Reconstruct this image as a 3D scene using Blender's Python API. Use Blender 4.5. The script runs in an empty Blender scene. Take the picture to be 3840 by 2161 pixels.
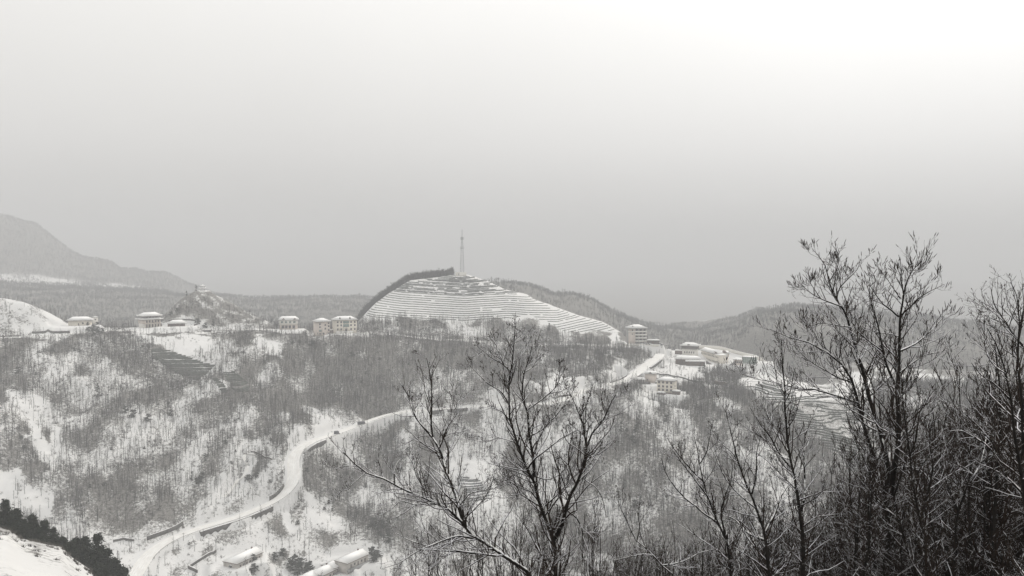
import bpy, math, random
import numpy as np
from mathutils import Vector

# ------------------------------------------------------------------ camera, sky, sun, exposure
sc = bpy.context.scene
COL = sc.collection
FPX, PITCH = 3195.0, math.atan(130.5/3195.0)
cd = bpy.data.cameras.new('camera'); cam = bpy.data.objects.new('camera', cd); COL.objects.link(cam)
cam.location = (0, 0, 0); cam.rotation_euler = (math.pi/2-PITCH, 0, 0)
cd.sensor_width = 36; cd.lens = FPX/3840*36; cd.clip_start = .1; cd.clip_end = 20000
sc.camera = cam
SUN_EL, SUN_AZ = math.radians(38), math.radians(35)      # azimuth from +Y towards +X
w = bpy.data.worlds.new("World"); sc.world = w; w.use_nodes = True
nt = w.node_tree; nt.nodes.clear(); L = nt.links.new
def N(t, typ, **k):
    n = t.nodes.new(typ)
    for a, b in k.items(): setattr(n, a, b)
    return n
sky = N(nt, 'ShaderNodeTexSky', sky_type='NISHITA'); sky.sun_disc = False
sky.sun_elevation = SUN_EL; sky.sun_rotation = SUN_AZ; sky.dust_density = 6; sky.air_density = 1
bw = N(nt, 'ShaderNodeRGBToBW'); L(sky.outputs[0], bw.inputs[0])
tc = N(nt, 'ShaderNodeTexCoord')
sep = N(nt, 'ShaderNodeSeparateXYZ'); L(tc.outputs['Generated'], sep.inputs[0])
# overcast cloud deck: brighter with height, brightest round the hidden sun
mr = N(nt, 'ShaderNodeValToRGB'); L(sep.outputs['Z'], mr.inputs[0])
cr = mr.color_ramp; cr.elements[0].position = 0.0; cr.elements[0].color = (.45,.446,.448,1)
cr.elements[1].position = 1.0; cr.elements[1].color = (1.0,1.0,1.0,1)
for p, c in ((.05,(.525,.516,.504)),(.12,(.645,.634,.618)),(.22,(.745,.734,.712)),(.34,(.85,.838,.815)),(.5,(.92,.92,.9))):
    e = cr.elements.new(p); e.color = (*c,1)
sd = Vector((math.sin(SUN_AZ)*math.cos(SUN_EL), math.cos(SUN_AZ)*math.cos(SUN_EL), math.sin(SUN_EL)))
dt = N(nt, 'ShaderNodeVectorMath', operation='DOT_PRODUCT'); L(tc.outputs['Generated'], dt.inputs[0]); dt.inputs[1].default_value = sd
gl = N(nt, 'ShaderNodeMapRange'); L(dt.outputs['Value'], gl.inputs[0])
gl.inputs[1].default_value = .40; gl.inputs[2].default_value = 1.0; gl.inputs[3].default_value = 0; gl.inputs[4].default_value = 1.0
gp = N(nt, 'ShaderNodeMath', operation='POWER'); L(gl.outputs[0], gp.inputs[0]); gp.inputs[1].default_value = 2.4
gm = N(nt, 'ShaderNodeMath', operation='MULTIPLY'); L(gp.outputs[0], gm.inputs[0]); gm.inputs[1].default_value = .34
va = N(nt, 'ShaderNodeVectorMath', operation='ADD'); L(mr.outputs[0], va.inputs[0]); L(gm.outputs[0], va.inputs[1])
nz = N(nt, 'ShaderNodeTexNoise'); nz.inputs['Scale'].default_value = 2.2; nz.inputs['Detail'].default_value = 3; L(tc.outputs['Generated'], nz.inputs['Vector'])
nm = N(nt, 'ShaderNodeMapRange'); L(nz.outputs[0], nm.inputs[0]); nm.inputs[3].default_value = .94; nm.inputs[4].default_value = 1.06
vs = N(nt, 'ShaderNodeVectorMath', operation='SCALE'); L(va.outputs[0], vs.inputs[0]); L(nm.outputs[0], vs.inputs['Scale'])
mx = N(nt, 'ShaderNodeMixRGB', blend_type='MIX'); mx.inputs[0].default_value = .96
sk = N(nt, 'ShaderNodeVectorMath', operation='SCALE'); L(bw.outputs[0], sk.inputs[0]); sk.inputs['Scale'].default_value = .1
L(sk.outputs[0], mx.inputs[1]); L(vs.outputs[0], mx.inputs[2])
bg = N(nt, 'ShaderNodeBackground'); bg.inputs[1].default_value = 1.0; L(mx.outputs[0], bg.inputs[0])
wo = N(nt, 'ShaderNodeOutputWorld'); L(bg.outputs[0], wo.inputs[0])
sl = bpy.data.lights.new('sun', 'SUN'); sun = bpy.data.objects.new('sun', sl); COL.objects.link(sun)
sl.energy = 1.4; sl.angle = math.radians(16); sl.color = (1, .93, .84)
sun.rotation_euler = (-sd).to_track_quat('-Z', 'Y').to_euler()
sc.view_settings.view_transform = 'Standard'; sc.view_settings.look = 'None'
sc.view_settings.exposure = .30; sc.view_settings.gamma = 1
cy = sc.cycles
cy.use_denoising = True
cy.max_bounces = 6; cy.diffuse_bounces = 3; cy.volume_bounces = 1; cy.transparent_max_bounces = 8
try: cy.denoiser = 'OPENIMAGEDENOISE'
except Exception: pass

# ------------------------------------------------------------------ helpers
def fr(a): return a-np.floor(a)
def hsh(i, j, s):
    n = (i.astype(np.int64)*374761393 + j.astype(np.int64)*668265263 + s*974634777) & 0x7fffffff
    n = ((n ^ (n >> 13))*1274126177) & 0x7fffffff
    return ((n ^ (n >> 16)) & 0xffffff)/float(0xffffff)
def vnoise(x, y, s=0):
    x = np.asarray(x, float); y = np.asarray(y, float)
    i = np.floor(x); j = np.floor(y); u = x-i; v = y-j
    u = u*u*(3-2*u); v = v*v*(3-2*v)
    return (hsh(i,j,s)*(1-u)+hsh(i+1,j,s)*u)*(1-v)+(hsh(i,j+1,s)*(1-u)+hsh(i+1,j+1,s)*u)*v
def fbm(x, y, o=4, s=0):
    a, t, r = 1., 0., 0.
    for k in range(o):
        r = r+a*(vnoise(x*2**k, y*2**k, s+k*7)-.5); t += a; a *= .5
    return r/t*2
def ray(px, py):
    px = np.asarray(px, float); py = np.asarray(py, float)
    x = (px-1920)/FPX; y = -(py-1080.5)/FPX
    dx = x; dy = math.cos(PITCH)+y*math.sin(PITCH); dz = -math.sin(PITCH)+y*math.cos(PITCH)
    return np.arctan2(dx, dy), dz/np.hypot(dx, dy)
def proj(x, y, z):
    f = y*math.cos(PITCH)-z*math.sin(PITCH); u = y*math.sin(PITCH)+z*math.cos(PITCH)
    f = np.maximum(f, 1e-3)
    return 1920+FPX*x/f, 1080.5-FPX*u/f
def P(px, py, r):
    az, t = ray(px, py); return np.array([r*np.sin(az), r*np.cos(az), r*t])
def inpoly(px, py, poly):
    c = np.zeros(np.shape(px), bool); n = len(poly)
    for k in range(n):
        x1, y1 = poly[k]; x2, y2 = poly[k-1]
        if y1 == y2: continue
        m = ((y1 > py) != (y2 > py)) & (px < (x2-x1)*(py-y1)/(y2-y1)+x1)
        c ^= m
    return c
def sstep(a, b, x):
    t = np.clip((x-a)/(b-a), 0, 1); return t*t*(3-2*t)

def newmesh(name, V, F, mats=None, smooth=False):
    """V (n,3); F array (m,3|4) or list of such arrays"""
    me = bpy.data.meshes.new(name)
    V = np.asarray(V, dtype=np.float32)
    Fs = F if isinstance(F, list) else [F]
    Fs = [np.asarray(f, dtype=np.int32) for f in Fs if len(f)]
    me.vertices.add(len(V)); me.vertices.foreach_set('co', V.ravel())
    loops = np.concatenate([f.ravel() for f in Fs]); me.loops.add(len(loops)); me.loops.foreach_set('vertex_index', loops)
    tot = np.concatenate([np.full(len(f), f.shape[1], np.int32) for f in Fs])
    st = np.concatenate([[0], np.cumsum(tot)[:-1]]).astype(np.int32)
    me.polygons.add(len(tot)); me.polygons.foreach_set('loop_start', st); me.polygons.foreach_set('loop_total', tot)
    if smooth: me.polygons.foreach_set('use_smooth', np.ones(len(tot), bool))
    me.update(calc_edges=True)
    for m in (mats if isinstance(mats, (list, tuple)) else [mats] if mats else []): me.materials.append(m)
    return me
def link(name, me, parent=None, loc=None, rz=None):
    o = bpy.data.objects.new(name, me); COL.objects.link(o)
    if parent: o.parent = parent
    if loc is not None: o.location = loc
    if rz is not None: o.rotation_euler = (0, 0, rz)
    return o
def tag(o, label=None, cat=None, group=None, kind=None):
    if label: o['label'] = label
    if cat: o['category'] = cat
    if group: o['group'] = group
    if kind: o['kind'] = kind
    return o
class MB:
    def __init__(s): s.V = []; s.F = {3: [], 4: []}; s.n = 0
    def add(s, V, F):
        V = np.asarray(V, float)
        for f in F: s.F[len(f)].append([i+s.n for i in f])
        s.V.append(V); s.n += len(V); return s
    def box(s, x0, x1, y0, y1, z0, z1):
        return s.add([(x0,y0,z0),(x1,y0,z0),(x1,y1,z0),(x0,y1,z0),(x0,y0,z1),(x1,y0,z1),(x1,y1,z1),(x0,y1,z1)],
              [(0,3,2,1),(4,5,6,7),(0,1,5,4),(1,2,6,5),(2,3,7,6),(3,0,4,7)])
    def obox(s, c, sx, sy, z0, z1, a):
        ca, sa = math.cos(a), math.sin(a); v = []
        for z in (z0, z1):
            for x, y in ((-sx,-sy),(sx,-sy),(sx,sy),(-sx,sy)): v.append((c[0]+x*ca-y*sa, c[1]+x*sa+y*ca, z))
        return s.add(v, [(0,3,2,1),(4,5,6,7),(0,1,5,4),(1,2,6,5),(2,3,7,6),(3,0,4,7)])
    def prism(s, pts, z0, z1):
        n = len(pts); V = [(x,y,z0) for x,y in pts]+[(x,y,z1) for x,y in pts]
        F = [(i,(i+1)%n,n+(i+1)%n,n+i) for i in range(n)]
        V += [(sum(p[0] for p in pts)/n, sum(p[1] for p in pts)/n, z) for z in (z0,z1)]
        F += [((i+1)%n,i,2*n) for i in range(n)]+[(n+i,n+(i+1)%n,2*n+1) for i in range(n)]
        return s.add(V, F)
    def bar(s, a, b, w, n=4):
        V, F = tube_arrays(np.array([[a,b]], float), np.array([[w,w]], float), n); return s.add(V, F.tolist())
    def lathe(s, prof, n=12, c=(0,0)):
        V = []; F = []
        for r, z in prof:
            for k in range(n): V.append((c[0]+r*math.cos(2*math.pi*k/n), c[1]+r*math.sin(2*math.pi*k/n), z))
        for j in range(len(prof)-1):
            for k in range(n): F.append((j*n+k, j*n+(k+1)%n, (j+1)*n+(k+1)%n, (j+1)*n+k))
        return s.add(V, F)
    def mesh(s, name, mat, smooth=False):
        return newmesh(name, np.concatenate(s.V), [f for f in (s.F[3], s.F[4]) if f], mat, smooth)
    def obj(s, name, mat, parent=None, smooth=False): return link(name, s.mesh(name, mat, smooth), parent)
def tube_arrays(Pt, R, n=5, off=None):
    """Pt (N,k,3) polylines, R (N,k) radii -> verts, quads"""
    Nn, k, _ = Pt.shape
    T = np.empty_like(Pt); T[:,1:-1] = Pt[:,2:]-Pt[:,:-2]; T[:,0] = Pt[:,1]-Pt[:,0]; T[:,-1] = Pt[:,-1]-Pt[:,-2]
    T /= np.maximum(np.linalg.norm(T, axis=2, keepdims=True), 1e-9)
    ref = np.zeros((Nn,1,3)); ref[...,1] = 1
    m = T[:,:,:].mean(1); m /= np.maximum(np.linalg.norm(m, axis=1, keepdims=True), 1e-9)
    ref[np.abs(m[:,1]) > .8] = (1,0,0)
    A = np.cross(T, np.broadcast_to(ref, T.shape)); A /= np.maximum(np.linalg.norm(A, axis=2, keepdims=True), 1e-9)
    B = np.cross(T, A)
    an = np.arange(n)*2*math.pi/n
    V = Pt[:,:,None,:]+R[:,:,None,None]*(np.cos(an)[None,None,:,None]*A[:,:,None,:]+np.sin(an)[None,None,:,None]*B[:,:,None,:])
    idx = np.arange(Nn*k*n).reshape(Nn,k,n)
    a = idx[:,:-1,:]; b = np.roll(a, -1, 2); c = np.roll(idx[:,1:,:], -1, 2); d = idx[:,1:,:]
    return V.reshape(-1,3), np.stack([a,b,c,d], -1).reshape(-1,4)

# ------------------------------------------------------------------ materials
def mat(name, col, rough=.8, var=None, scale=3., bump=0., spec=.3, metallic=0., detail=4, coord='Object', lo=.35, hi=.65):
    m = bpy.data.materials.new(name); m.use_nodes = True; t = m.node_tree; b = t.nodes['Principled BSDF']
    b.inputs['Roughness'].default_value = rough; b.inputs['Specular IOR Level'].default_value = spec; b.inputs['Metallic'].default_value = metallic
    b.inputs['Base Color'].default_value = (*col, 1)
    if var is not None or bump:
        c = N(t, 'ShaderNodeTexCoord'); n = N(t, 'ShaderNodeTexNoise'); n.inputs['Scale'].default_value = scale; n.inputs['Detail'].default_value = detail
        t.links.new(c.outputs[coord], n.inputs['Vector'])
        if var is not None:
            r = N(t, 'ShaderNodeValToRGB'); r.color_ramp.elements[0].position = lo; r.color_ramp.elements[1].position = hi
            r.color_ramp.elements[0].color = (*col,1); r.color_ramp.elements[1].color = (*var,1)
            t.links.new(n.outputs[0], r.inputs[0]); t.links.new(r.outputs[0], b.inputs['Base Color'])
        if bump:
            bp = N(t, 'ShaderNodeBump'); bp.inputs['Strength'].default_value = bump; bp.inputs['Distance'].default_value = .1
            t.links.new(n.outputs[0], bp.inputs['Height']); t.links.new(bp.outputs[0], b.inputs['Normal'])
    return m
def snowy(name, bark, bark2, thr0, thr1, nscale, snow=(.8,.8,.82)):
    """dark bark that carries snow on its upper side"""
    m = mat(name, bark, .9, bark2, nscale*1.7, 0, .15); t = m.node_tree; b = t.nodes['Principled BSDF']
    src = b.inputs['Base Color'].links[0].from_socket
    g = N(t, 'ShaderNodeNewGeometry'); s = N(t, 'ShaderNodeSeparateXYZ'); t.links.new(g.outputs['Normal'], s.inputs[0])
    c = N(t, 'ShaderNodeTexCoord'); n = N(t, 'ShaderNodeTexNoise'); n.inputs['Scale'].default_value = nscale; n.inputs['Detail'].default_value = 2
    t.links.new(c.outputs['Object'], n.inputs['Vector'])
    a = N(t, 'ShaderNodeMath', operation='MULTIPLY_ADD'); t.links.new(n.outputs[0], a.inputs[0]); a.inputs[1].default_value = 1.1; t.links.new(s.outputs[2], a.inputs[2])
    r = N(t, 'ShaderNodeMapRange'); t.links.new(a.outputs[0], r.inputs[0]); r.inputs[1].default_value = thr0; r.inputs[2].default_value = thr1
    mxx = N(t, 'ShaderNodeMixRGB'); t.links.new(r.outputs[0], mxx.inputs[0]); t.links.new(src, mxx.inputs[1]); mxx.inputs[2].default_value = (*snow,1)
    t.links.new(mxx.outputs[0], b.inputs['Base Color'])
    return m
M = dict(
 snow=mat('snow', (.84,.83,.81), .7, (.78,.78,.77), 1.2, .3, .2),
 roofsnow=mat('roof_snow', (.93,.92,.90), .7, (.89,.885,.87), .8, .2, .2),
 road=mat('road_snow', (.85,.84,.81), .65, (.72,.70,.66), .25, .1, .25),
 slush=mat('slush', (.68,.665,.64), .6, (.82,.81,.79), .35, 0, .3),
 wall=mat('retaining_wall', (.055,.052,.048), .9, (.12,.115,.105), .35, .5, .2),
 parapet=mat('parapet', (.35,.34,.32), .9, (.2,.19,.18), .6, .2, .2),
 cream=mat('cream_render', (.74,.69,.60), .85, (.66,.61,.53), .4, .1, .2),
 pink=mat('pinkish_render', (.64,.56,.50), .85, (.56,.50,.45), .4, .1, .2),
 white=mat('white_render', (.76,.74,.69), .85, (.68,.65,.6), .5, .1, .2),
 farm=mat('farm_render', (.46,.43,.40), .9, (.36,.34,.31), .4, .1, .2),
 grey=mat('grey_concrete', (.28,.28,.28), .9, (.2,.2,.2), .5, .2, .2),
 dark=mat('dark_timber', (.07,.06,.055), .8, (.11,.095,.085), .8, .1, .2),
 brown=mat('brown_wall', (.14,.10,.08), .85, (.09,.07,.06), .7, .1, .2),
 glass=mat('window_glass', (.035,.045,.055), .15, None, spec=.6),
 green=mat('green_glass', (.14,.21,.19), .3, None, spec=.5),
 frame=mat('window_frame', (.22,.2,.18), .6),
 steel=mat('galvanised_steel', (.13,.14,.15), .6, (.2,.21,.22), 2., 0, .4, .3),
 tea=mat('tea_bush', (.045,.055,.045), .95, (.11,.115,.10), .6, 0, .1),
 teasn=mat('tea_bush_snowed', (.085,.09,.088), .95, (.20,.205,.20), .7, 0, .1),
 conifer=mat('conifer', (.012,.018,.012), .95, (.035,.04,.028), .5, 0, .1),
 metal=mat('rail_metal', (.1,.1,.1), .6),
 cloth=mat('dark_cloth', (.02,.02,.025), .9),
 skin=mat('skin', (.35,.22,.16), .7),
 tyre=mat('tyre', (.015,.015,.015), .9),
 paint=mat('vehicle_paint', (.05,.055,.06), .35, None, spec=.5),
)
# ------------------------------------------------------------------ terrain: one polar height sheet
def lut(d): k = sorted(d); return np.array(k, float), np.array([d[i] for i in k], float)
NAZ = 1001; AZ = np.concatenate([np.radians(np.linspace(-62,-38,24))[:-1], np.radians(np.linspace(-38,38,955)), np.radians(np.linspace(38,62,24))[1:]])
PXA = 1920+FPX*np.tan(np.clip(AZ, -.72, .72))*math.cos(PITCH)      # picture column of each azimuth, near the horizon
def fl(yd, rd):
    ky, vy = lut(yd); kr, vr = lut(rd)
    y = np.interp(PXA, ky, vy); r = np.interp(PXA, kr, vr)
    _, t = ray(PXA, y); return r, r*t
def flz(r, z): return np.full(len(AZ), float(r)), np.full(len(AZ), float(z))
LN = []
LN.append(flz(1.2, -1.9)); LN.append(flz(15, -9)); 
LN.append(fl({-900:2300,0:2400,2000:2600,2400:2550,3000:2330,3300:2200,3840:2060,4700:1800}, {0:70,3840:70}))
LN.append(fl({-900:1950,-300:1965,0:1996,60:2038,124:2053,209:2071,249:2111,318:2158,420:2330,700:2500,2400:2600,3000:2400,3840:2300,4700:2200}, {0:220}))
LN.append(fl({0:2480}, {0:330}))
LN.append(fl({0:2190}, {0:520}))
LN.append(fl({0:1985,600:1960,900:1950,1300:1975,1700:1990,2100:2000,2600:1950,3840:1900}, {0:585,600:575,1300:575,1700:565,2100:565,2600:570,3840:610}))
LN.append(fl({0:1700}, {0:650,900:640,1050:618,1150:622,1300:655,1700:648,2100:625,2400:618,2600:650,3000:670,3840:700}))
LN.append(fl({0:1470}, {0:735,600:740,900:725,1200:735,1600:730,2000:700,2250:705,2450:745,2600:755,2800:775,3000:800,3300:800,3840:850}))
LN.append(fl({-300:1270,0:1268,97:1264,200:1255,380:1246,600:1252,960:1248,1200:1262,1340:1256,1500:1268,1734:1285,2000:1302,2190:1302,2400:1308,2480:1345,2550:1352,2620:1366,2740:1385,2850:1400,2950:1450,3100:1482,3300:1440,3500:1430,3840:1430},
  {0:830,900:835,1300:818,1734:830,2100:850,2400:870,2550:880,2620:885,2900:885,3100:870,3300:900,3840:950}))
r9, z9 = LN[9]
dr = np.interp(PXA, [0,2380,2520,2900,3050,3100],[22,22,30,30,20,22])
LN.append((r9+dr, z9+.4))
CR = {-400:1100,-100:1120,14:1119,87:1133,130:1150,193:1179,241:1206,290:1240,340:1300,520:1300,560:1235,600:1196,623:1174,666:1130,705:1106,743:1088,775:1088,792:1099,830:1116,879:1143,912:1162,946:1181,1000:1205,1040:1235,1120:1300,1290:1300,1345:1203,1374:1171,1407:1138,1456:1101,1498:1076,1539:1051,1643:1039,1709:1030,1750:1030,1788:1040,1841:1060,1891:1084,1920:1092,1974:1103,2007:1124,2057:1141,2102:1158,2168:1182,2230:1199,2263:1208,2334:1250,2380:1310,2560:1320,2580:1308,2623:1302,2700:1304,2780:1320,2843:1335,2877:1362,2915:1391,2949:1415,2988:1434,3031:1449,3090:1462,3147:1384,3200:1362,3240:1358,3300:1366,3400:1385,3550:1405,3840:1420}
rc, zc = fl(CR, {-200:900,200:885,340:885,560:905,760:925,1000:900,1150:880,1345:935,1450:960,1600:972,1750:975,1900:985,2100:985,2230:970,2334:950,2450:945,2560:970,2800:960,3000:925,3090:930,3150:1000,3240:1010,3840:1010})
zc = np.maximum(zc, LN[10][1]-.3); LN.append((rc, zc))
F12 = (rc+110, np.minimum(zc-55, -135)); LN.append(F12)
LN.append(fl({-400:1075,0:1085,300:1098,600:1110,900:1120,1200:1120,1350:1122,1600:1140,1800:1070,1900:1068,1982:1083,2044:1104,2086:1113,2152:1120,2210:1139,2251:1163,2292:1188,2354:1215,2420:1262,2600:1310,2757:1294,2828:1245,2900:1221,2966:1209,3100:1219,3300:1244,3550:1290,3840:1330,4500:1340},
  {0:2150,1400:2150,1700:1600,1900:1450,2300:1430,2500:1350,2750:1190,2900:1170,3840:1250}))
r13, z13 = LN[13]
lft = sstep(760, 600, PXA)
_, tt = ray(PXA, np.interp(PXA, [0,760],[1045,1100])); 
LN.append((np.full(len(AZ),2750.), lft*2750*tt+(1-lft)*(-230)))
LN.append(fl({-900:700,-300:760,0:805,87:830,145:846,193:884,241:922,270:945,319:968,367:975,420:984,454:1010,512:1011,555:1026,618:1027,666:1045,714:1073,753:1085,792:1105,900:1135,1350:1180,2250:1200,2350:1205,2420:1210,2500:1216,2560:1235,2640:1260,2757:1300,3000:1340},
  {0:3700,800:3300,2300:2900,3000:2900}))
LN.append(flz(4600,-270)); LN.append(flz(9400,-290))
R = np.stack([l[0] for l in LN]); Z = np.stack([l[1] for l in LN])
RG = np.concatenate([np.geomspace(1.3,200,70,endpoint=False), np.arange(200,480,5), np.arange(480,1010,1.8), np.arange(1010,2300,8), np.geomspace(2300,9300,80)])
H = np.empty((len(AZ), len(RG))); S = np.empty_like(H)
kk = np.arange(len(LN))
for i in range(len(AZ)):
    r = R[:,i]; z = Z[:,i]
    d = np.diff(z)/np.diff(r); m = np.zeros(len(r)); m[0] = d[0]; m[-1] = d[-1]
    w1 = 2*np.diff(r)[1:]+np.diff(r)[:-1]; w2 = np.diff(r)[1:]+2*np.diff(r)[:-1]
    ok = d[1:]*d[:-1] > 0
    m[1:-1][ok] = ((w1+w2)[ok])/(w1[ok]/d[:-1][ok]+w2[ok]/d[1:][ok])
    j = np.clip(np.searchsorted(r, RG)-1, 0, len(r)-2); h = r[j+1]-r[j]; t = (RG-r[j])/h
    H[i] = z[j]*(1+2*t)*(1-t)**2+h*m[j]*t*(1-t)**2+z[j+1]*t*t*(3-2*t)+h*m[j+1]*t*t*(t-1)
    S[i] = j+np.clip(t,0,1)
XG = RG[None,:]*np.sin(AZ)[:,None]; YG = RG[None,:]*np.cos(AZ)[:,None]
H0 = H.copy()
def smp(A, x, y):
    x = np.asarray(x,float); y = np.asarray(y,float)
    az = np.arctan2(x,y); r = np.hypot(x,y)
    fi = np.interp(az, AZ, np.arange(len(AZ))); fj = np.interp(r, RG, np.arange(len(RG)))
    i = np.clip(fi.astype(int),0,len(AZ)-2); j = np.clip(fj.astype(int),0,len(RG)-2); u = fi-i; v = fj-j
    return (A[i,j]*(1-u)+A[i+1,j]*u)*(1-v)+(A[i,j+1]*(1-u)+A[i+1,j+1]*u)*v
def hitA(A, px, py, rmin=470, rmax=3000):
    az, t = ray(px, py); rr = np.arange(rmin, rmax, 1.0)
    h = smp(A, rr*np.sin(az), rr*np.cos(az))-rr*t
    k = np.argmax(h >= 0)
    if h[k] < 0: k = len(rr)-1
    r = rr[k]; return np.array([r*math.sin(az), r*math.cos(az), r*t])
# relief: spurs and gullies on the wooded slopes, none on the flats
amp = 12*sstep(5.2,6.2,S)*sstep(8.9,8.0,S)+10*sstep(11.6,12.6,S)*sstep(15.9,14.5,S)+25*sstep(15.2,16,S)*0+.5*sstep(1.5,2.5,S)*sstep(4.5,3.5,S)+.35*sstep(4.8,5.2,S)*sstep(6,5.4,S)
hillm = sstep(9.9,10.3,S)*sstep(11.0,10.75,S)*sstep(1330,1450,PXA)[:,None]*sstep(2400,2250,PXA)[:,None]
rg = 1-np.abs(fbm(XG/75+.3*fbm(XG/60,YG/60,2,5), YG/190, 3, 11))*1.6
H += amp*(.75*(rg-.55)+.55*fbm(XG/34, YG/34, 4, 3))
H += hillm*4.5*fbm(XG/55+3, YG/80, 2, 61)
H += .35*sstep(5,6,S)*sstep(11.5,10.8,S)*fbm(XG/7, YG/7, 2, 21)
# roads: centre line read on the bare hillside, then cut and filled into it
def smooth_line(pts, n, it=3):
    pts = np.array(pts); d = np.r_[0, np.cumsum(np.linalg.norm(np.diff(pts[:,:2],axis=0),axis=1))]
    q = np.linspace(0, d[-1], n); o = np.stack([np.interp(q, d, pts[:,k]) for k in range(3)],1)
    for _ in range(it):
        o[1:-1] = (o[:-2]+2*o[1:-1]+o[2:])/4
    return o
ROADS = {}
def add_road(key, pxs, n, it, rs=None, w=4.3, zsm=40):
    pts = [hitA(H0, x, y) if rs is None or rs[i] is None else P(x, y, rs[i]) for i,(x,y) in enumerate(pxs)]
    o = smooth_line(pts, n, it); z = o[:,2].copy()
    for _ in range(zsm): z[1:-1] = (z[:-2]+2*z[1:-1]+z[2:])/4
    # keep the picture height: move along the ray instead of only in z
    o[:,2] = z; ROADS[key] = (o, w)
add_road('lower', [(470,2230),(505,2161),(527,2125),(552,2086),(592,2050),(650,2018),(746,1984),(895,1941),(950,1918),(1014,1892),(1060,1866),(1092,1830),(1104,1788),(1100,1748),(1100,1713),(1118,1688),(1152,1664),(1198,1647),(1248,1633),(1300,1613),(1337,1600),(1400,1573),(1467,1552),(1530,1543),(1596,1538),(1680,1532),(1745,1527),(1860,1520),(1960,1517),(2060,1513)],
   260, 12, [512,528,537,546,553,560,567,577,582,588,592,597,603,610,618,626,635,648,660,672,680,689,696,699,701,700,698,692,686,684])
add_road('upper', [(2060,1513),(2120,1499),(2165,1478),(2200,1462),(2240,1450),(2300,1441),(2350,1425),(2385,1402),(2420,1374),(2448,1354),(2470,1340),(2476,1328)],
   110, 5, [684,690,702,712,721,736,756,780,808,832,850,862], w=4.6)
add_road('ridge_left', [(-300,1270),(0,1269),(100,1266),(200,1258),(300,1250),(381,1240),(512,1237),(640,1237),(760,1237),(900,1237),(960,1237),(1040,1240)], 260, 30,
   [832,830,830,830,835,846,859,862,861,861,859,858])
add_road('ridge_right', [(1341,1249),(1436,1253),(1519,1261),(1605,1272),(1734,1277),(1900,1288),(2036,1294),(2119,1293),(2185,1294),(2300,1297),(2367,1296),(2440,1299),(2500,1310)], 260, 24,
   [836,845,844,838,848,857,865,871,874,882,892,903,910])
def dist_line(o, X, Y, zc=True):
    """distance and nearest z of a polyline given densely"""
    D = np.full(X.shape, 1e9); Zl = np.zeros(X.shape); 
    x0,x1 = o[:,0].min()-40, o[:,0].max()+40; y0,y1 = o[:,1].min()-40, o[:,1].max()+40
    m = (X>x0)&(X<x1)&(Y>y0)&(Y<y1); xs = X[m]; ys = Y[m]
    d = np.full(xs.shape,1e9); z = np.zeros(xs.shape)
    for k in range(len(o)-1):
        ax,ay,az_ = o[k]; bx,by,bz = o[k+1]; L2 = (bx-ax)**2+(by-ay)**2+1e-9
        t = np.clip(((xs-ax)*(bx-ax)+(ys-ay)*(by-ay))/L2,0,1)
        q = np.hypot(xs-ax-t*(bx-ax), ys-ay-t*(by-ay)); u = q < d
        d[u] = q[u]; z[u] = (az_+t*(bz-az_))[u]
    D[m] = d; Zl[m] = z; return D, Zl
RD = np.full(H.shape, 1e9)
for key, (o, wd) in ROADS.items():
    D, Zl = dist_line(o, XG, YG)
    tb = sstep(wd+1.3, wd+8, D)
    zb = Zl-.12
    # downhill side falls off quickly (carried on a wall), uphill side is a cut
    tgt = zb+(H-zb)*tb
    dn = (H < zb-.5)
    tb2 = sstep(wd+.7, wd+2.6, D); pa = PXA[:,None]; wz = np.maximum.reduce([sstep(690,740,pa)*sstep(1060,1010,pa), sstep(1105,1120,pa)*sstep(1225,1200,pa), sstep(1570,1600,pa)*sstep(1800,1760,pa), sstep(2040,2080,pa)]); dp = (.3+3.1*wz)*sstep(30, 8, D) if key in ('lower','upper') else 1.2*sstep(20,8,D); tgt = np.where(dn, zb+(np.minimum(H, zb-.5-dp)-zb)*tb2, tgt)
    near = D < 60
    H = np.where(near, tgt, H); RD = np.minimum(RD, D-wd)
# building and yard terraces (level pads): px, py, r, half width, half depth
PADS = [(286,1223,858,18,9),(572,1229,862,18,9),(662,1224,862,16,9),(1082,1236,850,14,9),(1210,1262,838,11,8),(1293,1250,842,15,9),(2388,1296,890,15,9),(2446,1290,885,10,6),
        (2583,1330,915,12,8),(2592,1369,868,22,8),(2690,1362,905,22,14),(2385,1434,768,14,8),(2502,1474,748,15,10),(2440,1440,768,10,8),
        (908,2098,536,13,8),(860,2125,527,9,7),(1330,2100,540,16,8),(1265,2122,533,10,7),(1215,2158,525,12,8),(1732,1036,960,8,7),(760,1090,922,4,4),(2800,1358,918,26,12)]
PADZ = []
for (px,py,r,hw,hd) in PADS:
    c = P(px,py,r); az,_ = ray(px,py); ca,sa = math.cos(az), math.sin(az)
    U = (XG-c[0])*ca-(YG-c[1])*sa; Vv = (XG-c[0])*sa+(YG-c[1])*ca
    d = np.maximum(np.maximum(np.abs(U)-hw, np.abs(Vv)-hd), 0)
    t = sstep(.5, 7, d); H = np.where(d < 10, (c[2]-.05)+(H-c[2]+.05)*t, H)
def ground(x, y): return float(smp(H, x, y))
PX_, PY_ = proj(XG, YG, H)

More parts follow.
